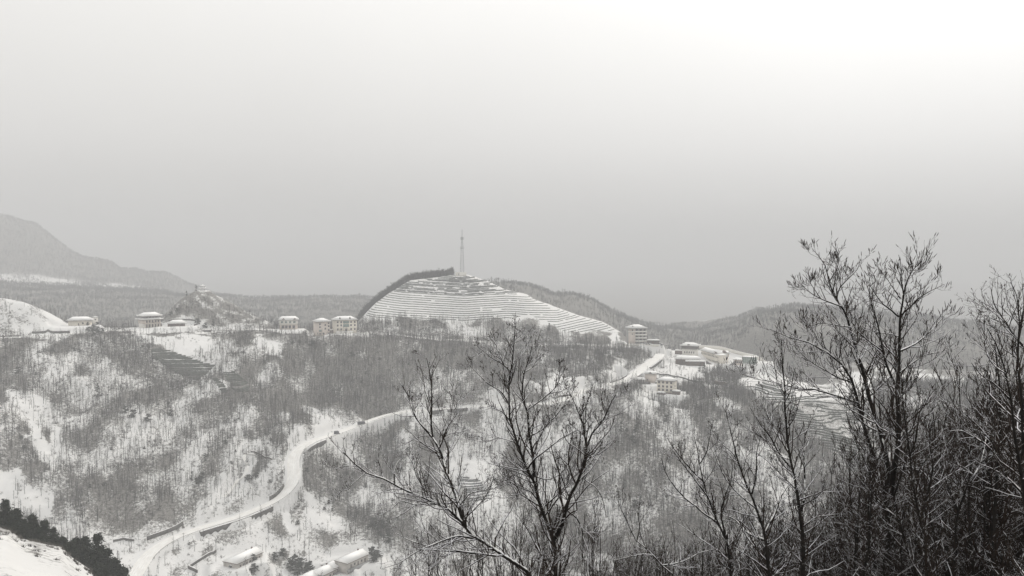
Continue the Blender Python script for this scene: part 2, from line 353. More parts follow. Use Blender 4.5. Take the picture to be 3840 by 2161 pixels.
# region masks in the picture, read onto the hillside
CLEAR = [[(20,1440),(62,1440),(125,1590),(205,1755),(180,1770),(90,1620)],[(118,1480),(142,1480),(190,1600),(222,1745),(198,1715)],
 [(-50,1740),(90,1780),(190,1870),(170,1930),(-50,1900)],[(480,1255),(815,1262),(830,1300),(790,1330),(700,1322),(640,1305),(500,1290)],
 [(605,1312),(767,1358),(770,1372),(720,1365),(600,1322)],[(960,1255),(1014,1250),(1040,1280),(1065,1330),(1000,1310)],
 [(2040,1385),(2110,1405),(2180,1440),(2210,1470),(2160,1505),(2060,1470)],[(2200,1400),(2310,1380),(2370,1400),(2330,1430),(2240,1445)],
 [(2470,1352),(2532,1360),(2640,1364),(2640,1414),(2582,1420),(2545,1470),(2540,1414),(2466,1400),(2437,1397)],
 [(1150,1535),(1190,1528),(1230,1600),(1250,1632),(1200,1645)],
 [(838,1862),(890,1800),(925,1758),(905,1706),(930,1700),(955,1758),(910,1810),(860,1875)],
 [(2275,1240),(2300,1235),(2335,1330),(2360,1400),(2330,1400),(2300,1330)],
 [(1040,1870),(1075,1870),(1120,1990),(1085,1990)],[(1130,1880),(1170,1860),(1270,1980),(1240,2000)],
 [(1700,1740),(1850,1760),(1900,1900),(1830,1930),(1700,1790)],[(2400,1480),(2560,1480),(2540,1500),(2420,1500)],
 [(14,1125),(90,1140),(200,1190),(290,1250),(90,1252),(40,1200),(10,1170)],[(500,1195),(530,1225),(800,1240),(800,1200),(640,1195),(623,1175),(600,1200)],
 [(2180,1330),(2220,1340),(2240,1400),(2200,1400)],[(2290,1330),(2330,1300),(2350,1380),(2330,1400)]]
THICK = [[(995,1560),(1040,1570),(1075,1700),(1070,1760),(1030,1700)],[(1150,1730),(1240,1710),(1330,1830),(1440,2000),(1420,2060),(1330,1960),(1200,1850)],
 [(2565,1475),(2610,1455),(2900,1640),(2900,1690),(2760,1620)],[(2300,1560),(2430,1565),(2480,1720),(2380,1740),(2280,1650)],
 [(300,1245),(500,1262),(620,1360),(760,1430),(800,1475),(600,1440),(430,1350)],[(2215,1300),(2500,1312),(2450,1345),(2400,1365),(2365,1400),(2300,1330)],
 [(1360,1200),(1500,1200),(1520,1240),(1370,1240)],[(1560,1215),(1700,1200),(1700,1260),(1600,1268)],[(1920,1175),(2060,1215),(2060,1280),(1930,1280)],
 [(2640,1395),(2800,1400),(2830,1440),(2700,1450)],[(1380,1590),(1460,1600),(1480,1700),(1420,1700)],[(2060,1330),(2180,1340),(2300,1400),(2260,1430),(2120,1400)],
 [(2200,1830),(2420,1740),(2500,1800),(2460,1900)]]
TEAF = [[(565,1302),(642,1316),(767,1360),(811,1370),(777,1403),(743,1428),(676,1408),(565,1340)],[(792,1416),(815,1412),(860,1470),(835,1480)],[(830,1400),(880,1392),(935,1440),(935,1470),(880,1470)],
 [(1712,1785),(1800,1800),(1852,1885),(1760,1880)]]
TERR = [[(1346,1202),(1374,1165),(1407,1130),(1456,1095),(1539,1045),(1643,1033),(1709,1024),(1750,1024),(1841,1054),(1974,1097),(2057,1136),(2102,1152),(2230,1194),(2270,1205),(2334,1246),(2263,1242),(2218,1240),(2189,1254),(2123,1248),(2090,1234),(2064,1209),(2015,1197),(1982,1180),(1908,1198),(1580,1206),(1515,1192)],
 [(2760,1430),(2800,1412),(2850,1392),(2890,1385),(2960,1420),(3060,1452),(3130,1470),(3180,1400),(3260,1420),(3290,1560),(3290,1760),(3200,1780),(3080,1660),(2960,1560),(2830,1475)]]
def mask(polys, x, y, m=None):
    c = np.zeros(np.shape(x), bool)
    for p in polys: c |= inpoly(x, y, p)
    return c
WX = PX_+55*fbm(XG/16,YG/16,4,41); WY = PY_+55*fbm(XG/16,YG/16,4,43)
# ground cover attribute: 0 clean snow .. 1 brush and litter showing through
cov = .56+.20*fbm(XG/60, YG/60, 3, 31)+.62*fbm(XG/15, YG/22, 4, 37)
cov += .45*(.5-np.clip(rg,-.2,1.1))*sstep(5.6,6.4,S)*sstep(9,8.6,S)
cov -= .30*sstep(6.9,5.6,S)*sstep(1300,900,PX_)+.08*sstep(6.2,5.4,S); cov += .12*sstep(7.2,8.2,S)*sstep(9.2,8.8,S)
cv = mask(CLEAR, WX, WY) & (S>4.6)&(S<11.5); cov = np.where(cv, .17, cov)
cov = np.where(mask(THICK, WX, WY)&(S>4.6)&(S<11.5), .56+.2*fbm(XG/8,YG/10,2,55), cov)
cov = np.where(mask(TERR, PX_+18*fbm(XG/9,YG/9,2,71), PY_+22*fbm(XG/9,YG/9,2,73)*(S<10.6))&(S>6)&(S<11.5), np.where(PX_>2600, np.where(PY_<1500,.26,.5), np.where(PY_ < 1100+8*fbm(XG/15,YG/15,2,6), .42, .10)), cov)
cov = np.where((S>11.1)&(S<13.6), .78, cov); cov = np.where((S>=13.6)&(S<14.15), .42+.55*fbm(XG/90,YG/140,3,5), cov); cov = np.where(S>=14.15, .8, cov)
cov = np.where((S>10.0)&(S<11.6)&(PX_>600)&(PX_<1030), .66+.5*fbm(XG/5,YG/5,2,4), cov); cov = np.where((S>9.9)&(S<11.1)&(PX_<330), .33+.5*fbm(XG/7,YG/5,2,14), cov); cov = np.where((S>5.6)&(S<9.2)&~cv, np.clip(.42+(cov-.34)*.8, .36, 1), cov); cov = np.where((S>9)&(S<10.9)&(RD<4), .05, cov); cov = np.where(RD < 1.5, .02, cov)
cov = np.where(S<4.6, np.where(PX_>2300, .95, .40+.6*fbm(XG/7,YG/7,3,91)), cov); cov = np.where((S>4.6)&(S<5.6)&(PX_<2300), .40+.6*fbm(XG/6,YG/8,3,9), cov)
for (qx,qy,r,hw,hd) in PADS:
    c = P(qx,qy,r); cov = np.where(np.hypot(XG-c[0],YG-c[1]) < max(hw,hd)+4, np.minimum(cov,np.where(r<600,.34,.16)+.3*fbm(XG/4,YG/4,2,3)), cov)
cov = np.where((S>9.0)&(S<11.1)&(PX_>2470)&(PX_<2960), np.minimum(cov,.2+.3*fbm(XG/5,YG/5,2,3)), cov)
cov = np.clip(cov, 0, 1)
for _ in range(4):
    cov[1:-1,1:-1] = (cov[:-2,1:-1]+cov[2:,1:-1]+cov[1:-1,:-2]+cov[1:-1,2:]+4*cov[1:-1,1:-1])/8
na, nr = H.shape; idx = np.arange(na*nr).reshape(na,nr)
F = np.stack([idx[:-1,:-1], idx[1:,:-1], idx[1:,1:], idx[:-1,1:]], -1).reshape(-1,4)[:, ::-1]
tm = bpy.data.materials.new('snowy_ground'); tm.use_nodes = True; t = tm.node_tree; b = t.nodes['Principled BSDF']
b.inputs['Roughness'].default_value = .85; b.inputs['Specular IOR Level'].default_value = .15
at = N(t, 'ShaderNodeAttribute', attribute_name='cover'); tcn = N(t, 'ShaderNodeTexCoord')
def tn(scale, det, rough=.6):
    n = N(t, 'ShaderNodeTexNoise'); n.inputs['Scale'].default_value = scale; n.inputs['Detail'].default_value = det; n.inputs['Roughness'].default_value = rough
    t.links.new(tcn.outputs['Object'], n.inputs['Vector']); return n
def mth(op, a, b_=None, c=None):
    n = N(t, 'ShaderNodeMath', operation=op)
    for i, v in enumerate((a, b_, c)):
        if v is None: continue
        if isinstance(v, (int, float)): n.inputs[i].default_value = v
        else: t.links.new(v, n.inputs[i])
    return n.outputs[0]
n1 = tn(.55, 8, .82); n2 = tn(.05, 3)
th = mth('SUBTRACT', mth('ADD', mth('MULTIPLY', n1.outputs[0], .9), mth('MULTIPLY', n2.outputs[0], .1)), mth('SUBTRACT', .78, mth('MULTIPLY', at.outputs['Fac'], .56)))
fac = N(t, 'ShaderNodeMapRange'); t.links.new(th, fac.inputs[0]); fac.inputs[1].default_value = -.03; fac.inputs[2].default_value = .05
n3 = tn(.8, 3); rm = N(t, 'ShaderNodeValToRGB'); rm.color_ramp.elements[0].color = (.075,.07,.065,1); rm.color_ramp.elements[1].color = (.24,.23,.21,1)
rm.color_ramp.elements[0].position = .35; rm.color_ramp.elements[1].position = .65; t.links.new(n3.outputs[0], rm.inputs[0])
sr = N(t, 'ShaderNodeValToRGB'); sr.color_ramp.elements[0].color = (.62,.62,.615,1); sr.color_ramp.elements[1].color = (.84,.825,.80,1); t.links.new(n2.outputs[0], sr.inputs[0])
mm = N(t, 'ShaderNodeMixRGB'); t.links.new(fac.outputs[0], mm.inputs[0]); t.links.new(sr.outputs[0], mm.inputs[1]); t.links.new(rm.outputs[0], mm.inputs[2])
t.links.new(mm.outputs[0], b.inputs['Base Color'])
bp = N(t, 'ShaderNodeBump'); bp.inputs['Strength'].default_value = .6; bp.inputs['Distance'].default_value = 1.0; t.links.new(n1.outputs[0], bp.inputs['Height']); t.links.new(bp.outputs[0], b.inputs['Normal'])
me = newmesh('terrain', np.stack([XG,YG,H],-1).reshape(-1,3), F, tm, True)
a = me.attributes.new('cover', 'FLOAT', 'POINT'); a.data.foreach_set('value', cov.ravel().astype(np.float32))
terrain = tag(link('terrain', me), kind='structure')

# haze: one closed box of even air round everything
hz = MB().box(-8800, 8800, -60, 9350, -330, 190).obj('haze', None); tag(hz, kind='stuff')
hm = bpy.data.materials.new('haze'); hm.use_nodes = True; t = hm.node_tree; t.nodes.clear()
pv = N(t, 'ShaderNodeVolumePrincipled'); pv.inputs['Color'].default_value = (.745,.755,.77,1); pv.inputs['Density'].default_value = .00044
om = N(t, 'ShaderNodeOutputMaterial'); t.links.new(pv.outputs[0], om.inputs['Volume']); hz.data.materials.append(hm)

# ------------------------------------------------------------------ roads, rails, retaining walls
def offset(o, d):
    T = np.gradient(o[:,:2], axis=0); T /= np.linalg.norm(T, axis=1, keepdims=True)+1e-9
    q = o.copy(); q[:,0] += -T[:,1]*d; q[:,1] += T[:,0]*d; return q
def ribbon(o, w, dz=.02, mtl=None, name='road', parent=None):
    rows = [offset(o, s*w) for s in (-1,-.5,-.2,.2,.5,1)]
    for q, h in zip(rows, (-.02,.03,.06,.06,.03,-.02)): q[:,2] += dz+h
    V = np.concatenate(rows); n = len(o); F = []
    for k in range(5):
        a = np.arange(n-1)+k*n; F.append(np.stack([a,a+1,a+1+n,a+n],1)[:, ::-1])
    return link(name, newmesh(name, V, np.concatenate(F), mtl or M['road'], True), parent)
def road_with_tracks(key, o, wd):
    rb = tag(ribbon(o, wd, .03, name=ROADLAB[key]), kind='structure')
    for q in (-2.3,-.9,1.0,2.4):
        t_ = offset(o, q); V_ = np.concatenate([offset(t_,-.28)+[0,0,.115], offset(t_,.28)+[0,0,.115]]); n_ = len(o); i_ = np.arange(n_-1)
        link('wheel_track', newmesh('wheel_track', V_, np.stack([i_+n_,i_+1+n_,i_+1,i_],1), M['slush']), rb)
ROADLAB = {'lower':'road','upper':'road','ridge_left':'ridge_road','ridge_right':'ridge_road'}
for key, (o, wd) in ROADS.items(): road_with_tracks(key, o, wd)
for pxs_, w_ in (([(838,1866),(868,1832),(895,1800),(925,1768),(930,1745),(915,1715),(925,1700),(960,1705)],1.5),([(1000,1890),(985,1870)],1.2)):
    q_ = [hitA(H, x_, y_) for x_, y_ in pxs_]; q_ = smooth_line(q_, 60, 3); q_[:,2] = smp(H, q_[:,0], q_[:,1])+.12
    if len(pxs_) > 2: tag(ribbon(q_, w_, .05, name='path'), kind='structure')
def side_of(o):   # which side is downhill (towards the camera)
    q = offset(o, 1.0); return 1 if np.hypot(q[:,0],q[:,1]).mean() < np.hypot(o[:,0],o[:,1]).mean() else -1
def wall_strip(line, h, th, mtl, name, dz=.5, label=None, cat='retaining wall', coping=True):
    """vertical wall following a line; top at z+dz, reaching h below"""
    a = line.copy(); b_ = offset(line, th); n = len(a); V = []
    hh = np.asarray(h)*np.ones(n)
    for q, z in ((a, -hh), (a, dz*np.ones(n)), (b_, dz*np.ones(n)), (b_, -hh)):
        v = q.copy(); v[:,2] = line[:,2]+z; V.append(v)
    V = np.concatenate(V); F = []
    for k in range(4):
        i = np.arange(n-1); a1 = i+k*n; b1 = i+((k+1)%4)*n; F.append(np.stack([a1,a1+1,b1+1,b1],1))
    F.append(np.array([[0,n,2*n,3*n],[n-1,4*n-1,3*n-1,2*n-1]]))
    ob = link(name, newmesh(name, V, np.concatenate(F), mtl))
    tag(ob, label, cat)
    if coping:
        m = MB(); c = (a+b_)/2; 
        for k in range(n-1):
            p, q = c[k], c[k+1]; d = q-p; an = math.atan2(d[1], d[0]); mid = (p+q)/2
            m.obox(mid[:2], np.linalg.norm(d[:2])/2*.995, abs(th)/2+.04, mid[2]+dz+.003, mid[2]+dz+.16, an)
        m.obj('snow_cap', M['roofsnow'], ob)
    return ob
def seg(o, px0, px1, py=None):
    px, pyy = proj(o[:,0], o[:,1], o[:,2]); m = (px >= px0)&(px <= px1)
    if py: m &= (pyy >= py[0])&(pyy <= py[1])
    return o[m]
lo, lw = ROADS['lower']; sd_ = side_of(lo)
up, uw = ROADS['upper']; rl, rw = ROADS['ridge_left']; rr_, _ = ROADS['ridge_right']
def taper(n, lo_, hi_): return lo_+(hi_-lo_)*np.sin(np.linspace(.15,math.pi-.15,n))
dn = 1 if offset(lo,1.)[40,1] < lo[40,1] else -1
for (src, a, b_, yr, h0, h1, lab, side, ww) in (
   (lo, 735, 1012, (1880,1990), 2.5, 4.2, 'long dark stone retaining wall under the lower snowy road on the left', 1, lw),
   (lo, 1112, 1200, (1640,1745), .8, 3.6, 'curved dark retaining wall on the inner side of the road bend', 1, lw),
   (lo, 1018, 1092, (1826,1892), .8, 2.8, 'curved stone cut wall on the uphill side below the road bend', -1, lw),
   (lo, 1600, 1760, (1500,1560), 1.0, 4.2, 'wedge shaped dark retaining wall under the far stretch of the lower road', 1, lw),
   (up, 2070, 2330, (1430,1520), 1.5, 5.0, 'dark retaining wall under the road bend left of the white house', 1, uw),
   (up, 2415, 2470, (1345,1400), .4, 1.6, 'stone wall along the right edge of the climbing snowy road', 1, uw),
   (up, 2305, 2372, (1400,1445), .2, 1.0, 'curved stone wall on the left edge of the climbing road', -1, uw),
   (rl, 512, 1000, None, 2.6, 4.6, 'long grey wall under the ridge road below the temple style building', 1, rw),
   (rl, -200, 97, None, 1.6, 4.2, 'green grey retaining wall under the ridge road at the far left', 1, rw),
   (rr_, 1456, 1610, None, .6, 4.5, 'wedge shaped retaining wall under the ridge road below the terraced hill', 1, rw),
   (rr_, 2036, 2200, None, 1.2, 2.0, 'low wall along the ridge road right of the terraced hill', 1, rw)):
    s = seg(src, a, b_, yr)
    if len(s) < 4: print('short wall', lab, len(s)); continue
    dnn = -1
    q = offset(src, ww+.25); 
    dside = 1 if offset(s, 1.)[:,1].mean() < s[:,1].mean() else -1
    if src is lo or src is up:
        dside = -1      # walking away from the camera to the right, downhill is on the right hand
    dside = dside*side
    up_ = side < 0
    line = offset(s, dside*(ww+(.2 if up_ else 2.1)))
    wall_strip(line, taper(len(s), .4, .6) if up_ else taper(len(s), h0+.5, h1+.8), dside*.45 if up_ else -dside*1.9, M['wall'], 'retaining_wall', dz=(h1 if up_ else .3), label=lab)
# guard rail on the outer edge of the lower road
def guard_rail(line, label):
    pts = line.copy(); pts[:,2] += .75
    V, F = tube_arrays(pts[None], np.full((1,len(pts)), .11), 4); ob = link('guard_rail', newmesh('rail', V, F, M['metal'])); tag(ob, label, 'guard rail')
    pm = MB().box(-.08,.08,-.08,.08,-.95,.08).mesh('post', M['metal'])
    for k in range(0, len(pts), 5): link('post', pm, ob, pts[k])
guard_rail(offset(seg(lo, 540, 1120, (1800,2140)), -(lw+.5)), 'thin dark guard rail along the lower snowy road in the left half')
guard_rail(offset(seg(lo, 1100, 1470, (1540,1760)), -(lw+.1)), 'thin dark guard rail round the bend and along the road to the right')
# ------------------------------------------------------------------ vegetation on the slopes
rng = np.random.default_rng(7)
def cat_mesh(parts):
    V = []; F = []; n = 0
    for v, f in parts: V.append(v); F.append(np.asarray(f)+n); n += len(v)
    return np.concatenate(V), np.concatenate(F)
def blades(a, b, w):
    """thin flat tapering twigs from a to b (N,3), base width w (N,)"""
    d = b-a; s = np.cross(d, rng.normal(size=d.shape)); s /= np.linalg.norm(s, axis=1, keepdims=True)+1e-9
    V = np.stack([a-s*w[:,None]/2, a+s*w[:,None]/2, b], 1).reshape(-1,3)
    return V, np.arange(len(V)).reshape(-1,3)
def q2t(V, F): return V, np.concatenate([F[:,[0,1,2]], F[:,[0,2,3]]])
def bare_proto(h, nb, bw, spread=.24, trunk=.11, base=.3, lean=.04):
    k = 4; z = np.linspace(0, h*.9, k); off = np.cumsum(rng.normal(0, lean*h/3, (k,2)), 0); off[0] = 0
    tp = np.column_stack([off, z]); tp[0,2] = -.6
    T = q2t(*tube_arrays(tp[None], np.linspace(trunk, trunk*.3, k)[None], 3))
    t = base+(1-base)*rng.random(nb)**.8; a0 = np.column_stack([np.interp(t*h*.9, z, tp[:,0]), np.interp(t*h*.9, z, tp[:,1]), t*h*.9])
    an = rng.random(nb)*2*math.pi; ln = h*spread*(1.15-.75*t)*(.6+.8*rng.random(nb)); el = np.radians(35+30*rng.random(nb))
    d = np.column_stack([np.cos(an)*np.cos(el), np.sin(an)*np.cos(el), np.sin(el)])
    b1 = a0+d*ln[:,None]
    parts = [blades(a0, b1, bw*(1.3-.5*t))]
    for q in range(3):
        u = .3+.6*rng.random(nb); a2 = a0+(b1-a0)*u[:,None]
        d2 = d+rng.normal(0,.55,d.shape); d2[:,2] = np.abs(d2[:,2])+.2; d2 /= np.linalg.norm(d2,axis=1,keepdims=True)
        parts.append(blades(a2, a2+d2*(ln*.7)[:,None], bw*.75*np.ones(nb)))
    return T, cat_mesh(parts)
def shrub_proto(h, nb, bw):
    an = rng.random(nb)*2*math.pi; el = np.radians(30+55*rng.random(nb)); ln = h*(.6+.6*rng.random(nb))
    a = np.column_stack([rng.normal(0,.25*h,(nb,2)), np.zeros(nb)-.1])
    d = np.column_stack([np.cos(an)*np.cos(el), np.sin(an)*np.cos(el), np.sin(el)])
    return blades(a, a+d*ln[:,None], bw*np.ones(nb))
def conifer_proto(h, w, n, leaf, base=.12, rnd=.55):
    T = q2t(*tube_arrays(np.array([[[0,0,-.8],[.05,0,h*.5],[0,0,h*.97]]]), np.array([[.02*h,.013*h,.003*h]]), 5))
    # clumps of needles set on whorls of boughs, with gaps between boughs
    nbgh = max(14, int(n/26)); t = base+(1-base)*rng.random(nbgh)**1.15; an = rng.random(nbgh)*2*math.pi
    prof = w/2*np.power(np.clip(1-t,0.02,1), rnd)*np.clip((t-base)*9+.45,.3,1)*(.65+.6*rng.random(nbgh))
    per = max(1, n//nbgh); u = rng.random((nbgh,per))**.7
    x = np.cos(an)[:,None]*prof[:,None]*u; y = np.sin(an)[:,None]*prof[:,None]*u
    z = (t*h)[:,None]+prof[:,None]*u*(.25-.35*(1-t)[:,None]*u)
    c = np.stack([x,y,z],-1).reshape(-1,3)+rng.normal(0,.028*h,(nbgh*per,3))*[1,1,.7]
    d1 = rng.normal(size=c.shape); d1[:,2] *= .5; d1 /= np.linalg.norm(d1,axis=1,keepdims=True)
    d2 = np.cross(d1, rng.normal(size=c.shape)); d2 /= np.linalg.norm(d2,axis=1,keepdims=True)
    s = leaf*(.6+.8*rng.random((len(c),1)))
    V = np.stack([c-d1*s, c+d1*s*.6+d2*s*.45, c+d1*s-d2*s*.4], 1).reshape(-1,3)
    boughs = blades(np.column_stack([np.zeros((nbgh,2)), t*h*.97]), np.column_stack([np.cos(an)*prof*.9, np.sin(an)*prof*.9, t*h+prof*.1]), np.full(nbgh,.012*h))
    return T, cat_mesh([(V, np.arange(len(V)).reshape(-1,3)), boughs])
def realise(protos, which, pos, rot, scl):
    """many transformed copies of small prototypes as one vertex / triangle array"""
    parts = []
    for k, (v, f) in enumerate(protos):
        m = which == k
        if not m.any(): continue
        p, a, s = pos[m], rot[m], scl[m]; ca, sa = np.cos(a)[:,None], np.sin(a)[:,None]
        X = v[None,:,0]*s[:,None]; Y = v[None,:,1]*s[:,None]; Zz = v[None,:,2]*s[:,None]
        W = np.stack([X*ca-Y*sa+p[:,0:1], X*sa+Y*ca+p[:,1:2], Zz+p[:,2:3]], -1)
        Fi = f[None]+(np.arange(len(p))*len(v))[:,None,None]
        parts.append((W.reshape(-1,3), Fi.reshape(-1,3)))
    return cat_mesh(parts)
BARE = mat('bare_wood', (.028,.026,.025), .95, (.17,.162,.15), .07, 0, .1, lo=.44, hi=.56)
BAREN = mat('bare_wood_near', (.03,.026,.024), .95, (.08,.075,.068), .3, 0, .1)
FARW = mat('far_wood', (.035,.037,.04), .95, (.08,.08,.082), .02, 0, .1)
SHRUB = mat('brushwood', (.035,.032,.03), .95, (.15,.142,.125), .12, 0, .1)
def sample(n, r0, r1, azd=33.5):
    r = np.sqrt(rng.random(n)*(r1*r1-r0*r0)+r0*r0); az = np.radians((rng.random(n)*2-1)*azd)
    x, y = r*np.sin(az), r*np.cos(az); return x, y, smp(H,x,y)
def dens_ok(x, y, z, base=0., k=1.5, clr=.05):
    px, py = proj(x,y,z); s = smp(S,x,y); c = smp(cov,x,y); d = smp(np.minimum(RD,50),x,y)
    jx = px+55*fbm(x/16,y/16,4,41)+rng.normal(0,5,len(px)); jy = py+55*fbm(x/16,y/16,4,43)+rng.normal(0,5,len(px))
    qx_, qy_ = px, py
    p = np.clip(base+k*(c-.12),0,1); p = np.where(mask(CLEAR,jx,jy)&(s<11.4), clr, p)
    p = np.where(mask(THICK,jx,jy)&(s<11.4), .95, np.minimum(p,.72))
    p = np.where((mask(TERR,px,py)|mask(TEAF,px,py))&(s<11.25)&(s>5), .0, p); p = np.where(d < 1.6, 0, p)
    for (qx,qy,r,hw,hd) in PADS:
        c0 = P(qx,qy,r); m = np.hypot(x-c0[0], y-c0[1]) < max(hw,hd)*1.02; p = np.where(m, 0, p)
        p = np.where((np.abs(x-c0[0]*.985) < hw)&(y<c0[1])&(y>c0[1]-14)&(r>600), p*.3, p)
    return p, s, px, py
protos = [bare_proto(rng.uniform(5.5,10), 30, .045, trunk=.14) for _ in range(9)]
full = [cat_mesh([a, b]) for a, b in protos]
x, y, z = sample(115000, 505, 905); p, s, px, py = dens_ok(x,y,z,.08,1.1)
p = np.where((px>340)&(px<1300)&(py>1890), np.minimum(p,.10), p); p = np.where((s<5.5)&(px<1900), np.minimum(p,.06), p)
p = np.where((s>8.85)&(s<11.05)&((px<1340)|(px>2340)), p*.35, p)
p = np.where((s>10.7)&(px>560)&(px<1020), .02, p)
keep = rng.random(len(x)) < p*(.35+.65*vnoise(x/9,y/9,77)); x, y, z, px, py, s = (q[keep] for q in (x,y,z,px,py,s)); pp = p[keep]
print('slope trees', len(x))
rr = np.hypot(x,y); vis = (px>-40)&(px<3000)&(py<2260)
order = np.argsort(np.where(vis, rr, 1e9)); near = order[:300]; rest = order[300:]
wh = rng.integers(0,9,len(rest)); ps = np.column_stack([x,y,z])[rest]; ro_ = rng.random(len(rest))*6.28; sc_ = .6+.7*rng.random(len(rest))
V, F = realise([a for a,b in protos], wh, ps, ro_, sc_); V2_, F2_ = realise([b for a,b in protos], wh, ps, ro_, sc_)
wood = newmesh('woodland', np.concatenate([V,V2_]), np.concatenate([F, F2_+len(V)]), [mat('wood_trunk',(.02,.018,.017),.95), BARE]); wood.polygons.foreach_set('material_index', np.r_[np.zeros(len(F),np.int32), np.ones(len(F2_),np.int32)])
tag(link('bare_woodland', wood), 'grey leafless woodland covering the snowy slopes below the ridge', 'woodland', kind='stuff')
nearp = []
for k in range(8):
    a, b = bare_proto(rng.uniform(7.5,11.5), 34, .075, .22, .13, .35, .03); nearp.append((newmesh('trunk',a[0],a[1],BAREN), newmesh('crown',b[0],b[1],BAREN)))
def put_tree(name, me2, p, rz, s, label, cat, group):
    t_ = bpy.data.objects.new(name, None); COL.objects.link(t_); t_.location = p; t_.rotation_euler = (0,0,rz); t_.scale = (s,s,s*1.0)
    t_.empty_display_size = .5; tag(t_, label, cat, group)
    for n_, m_ in zip(('trunk','crown'), me2): link(n_, m_, t_)
    return t_
for i in near:
    if px[i] < 520: lb = 'thin bare tree on the snowy lower slope left of the road, above the dark pines'
    elif px[i] < 1180 and py[i] > 1950: lb = 'thin bare tree in the snow between the road and the valley houses'
    elif px[i] < 1500: lb = 'thin bare tree at the bottom of the valley right of the long white house row'
    elif px[i] < 2200: lb = 'thin bare tree low on the snowy slope behind the big leaning foreground tree'
    else: lb = 'thin bare tree low on the slope behind the dense foreground thicket'
    put_tree('bare_tree', nearp[rng.integers(0,8)], (x[i],y[i],z[i]), rng.random()*6.28, .7+.4*rng.random(), lb, 'tree', 'thin bare trees on the lower slopes')
# brush under the trees
shr = [shrub_proto(rng.uniform(1.0,2.0), 16, .13) for _ in range(6)]
x, y, z = sample(120000, 505, 905); p, s, px, py = dens_ok(x,y,z,.12,1.2,.14); p = np.where((s<5.8)&(px<2300), np.minimum(p,.16), p)
p = np.where((s>10.7)&(px>560)&(px<1020), .9, p)
keep = rng.random(len(x)) < p*.75*sstep(.30,.62,vnoise(x/9,y/9,5)*.6+vnoise(x/3,y/3,6)*.4); n = keep.sum(); print('brush', n)
x2 = np.column_stack([x,y,z])[keep]
V, F = realise(shr, rng.integers(0,6,n), x2, rng.random(n)*6.28, .6+.9*rng.random(n))
tag(link('brushwood', newmesh('brushwood', V, F, SHRUB)), 'low leafless brush poking through the snow on the slopes', 'brush', kind='stuff')
# wood behind the ridge and on the far hills
fp = [cat_mesh(list(bare_proto(rng.uniform(6,9), 6, .45, .36, .2, .3))) for _ in range(6)]
x, y, z = sample(70000, 900, 2300); p, s, px, py = dens_ok(x,y,z,.0,1.2)
ok = (s>11.02)&(s<13.4); ok &= ~((s<11.5)&(px>1705)&(px<2350)); ok &= ~((s<11.6)&(px>-50)&(px<300)); ok &= ~((s<11.5)&(px>560)&(px<1010)&(rng.random(len(px))<.93)); ok &= ~((s<11.5)&(px>2540))
boost = (s<11.45)&(px>1335)&(px<1705)
keep = ok & ((rng.random(len(x)) < p*.85)|boost); n = keep.sum()
A = np.column_stack([x,y,z])[keep]
x, y, z = sample(40000, 850, 1000, 14); s = smp(S,x,y); px, py = proj(x,y,z); k2 = (s>11.0)&(s<11.4)&(px>1330)&(px<1700); A = np.concatenate([A, np.column_stack([x,y,z])[k2]])
x, y, z = sample(80000, 2200, 4000); s = smp(S,x,y); px, py = proj(x,y,z); c = smp(cov,x,y)
k3 = (px<1500)&(rng.random(len(x)) < np.clip(2.2*c-.62,.03,1)); A2 = np.column_stack([x,y,z])[k3]
print('far trees', len(A), len(A2))
V1 = realise(fp, rng.integers(0,6,len(A)), A, rng.random(len(A))*6.28, .8+.5*rng.random(len(A)))
V2 = realise(fp, rng.integers(0,6,len(A2)), A2, rng.random(len(A2))*6.28, 1.0+.7*rng.random(len(A2)))
V, F = cat_mesh([V1, V2])
tag(link('far_woodland', newmesh('far_woodland', V, F, FARW)), 'hazy dark woodland on the hills behind the ridge', 'woodland', kind='stuff')
# evergreens: the big dark ones at bottom left
cp = []
for k in range(4):
    a, b = conifer_proto(rng.uniform(11,13.5), rng.uniform(7,8.5), 4200, .34, .10, .62); cp.append((newmesh('trunk',a[0],a[1],M['dark']), newmesh('crown',b[0],b[1],M['conifer'])))
cm = []
for k in range(4):
    a, b = conifer_proto(rng.uniform(5.5,8), rng.uniform(3.6,4.8), 700, .36, .04, .5); cm.append((newmesh('trunk',a[0],a[1],M['dark']), newmesh('crown',b[0],b[1],M['conifer'])))
GC = 'dark evergreens behind the snowy knoll'
for i, (tx, ty, rr_0, sc_) in enumerate([(-30,1880,240,1.25),(20,1890,243,1.15),(62,1900,238,1.1),(118,1925,241,1.05),(165,1950,237,1.0),(200,1990,241,.9),(240,2010,238,.9),(285,2012,243,.95),(318,2010,236,1.05),(365,2020,238,1.05),(400,2045,242,1.0),(432,2085,236,.95),(462,2125,240,.85),(140,1975,231,.9),(345,2080,230,.9),(385,2110,233,.9),(45,1950,230,.95),(90,1975,229,.9),(235,2060,232,.8),(300,2085,233,.8),(270,2100,228,.6),(-20,1960,229,.8),(420,2150,229,.7)]):
    me2 = cp[i%4]; hgt = 12.2*sc_; top = P(tx,ty,rr_0); base = top.copy(); base[2] -= hgt
    g = ground(base[0], base[1]); 
    s_ = max(.5, (top[2]-g)/12.2); base[2] = g
    put_tree('evergreen_tree', me2, base, rng.random()*6.28, 1.0, ('dark evergreen tree at the left end of the clump behind the snowy knoll' if tx<100 else 'dark evergreen tree in the middle of the clump behind the snowy knoll' if tx<260 else 'dark evergreen tree at the right end of the clump behind the snowy knoll'), 'tree', GC).scale = (min(1.15,s_),min(1.15,s_),s_)
def hitH(px, py, rmin=480): return hitA(H, px, py, rmin)
cb = []
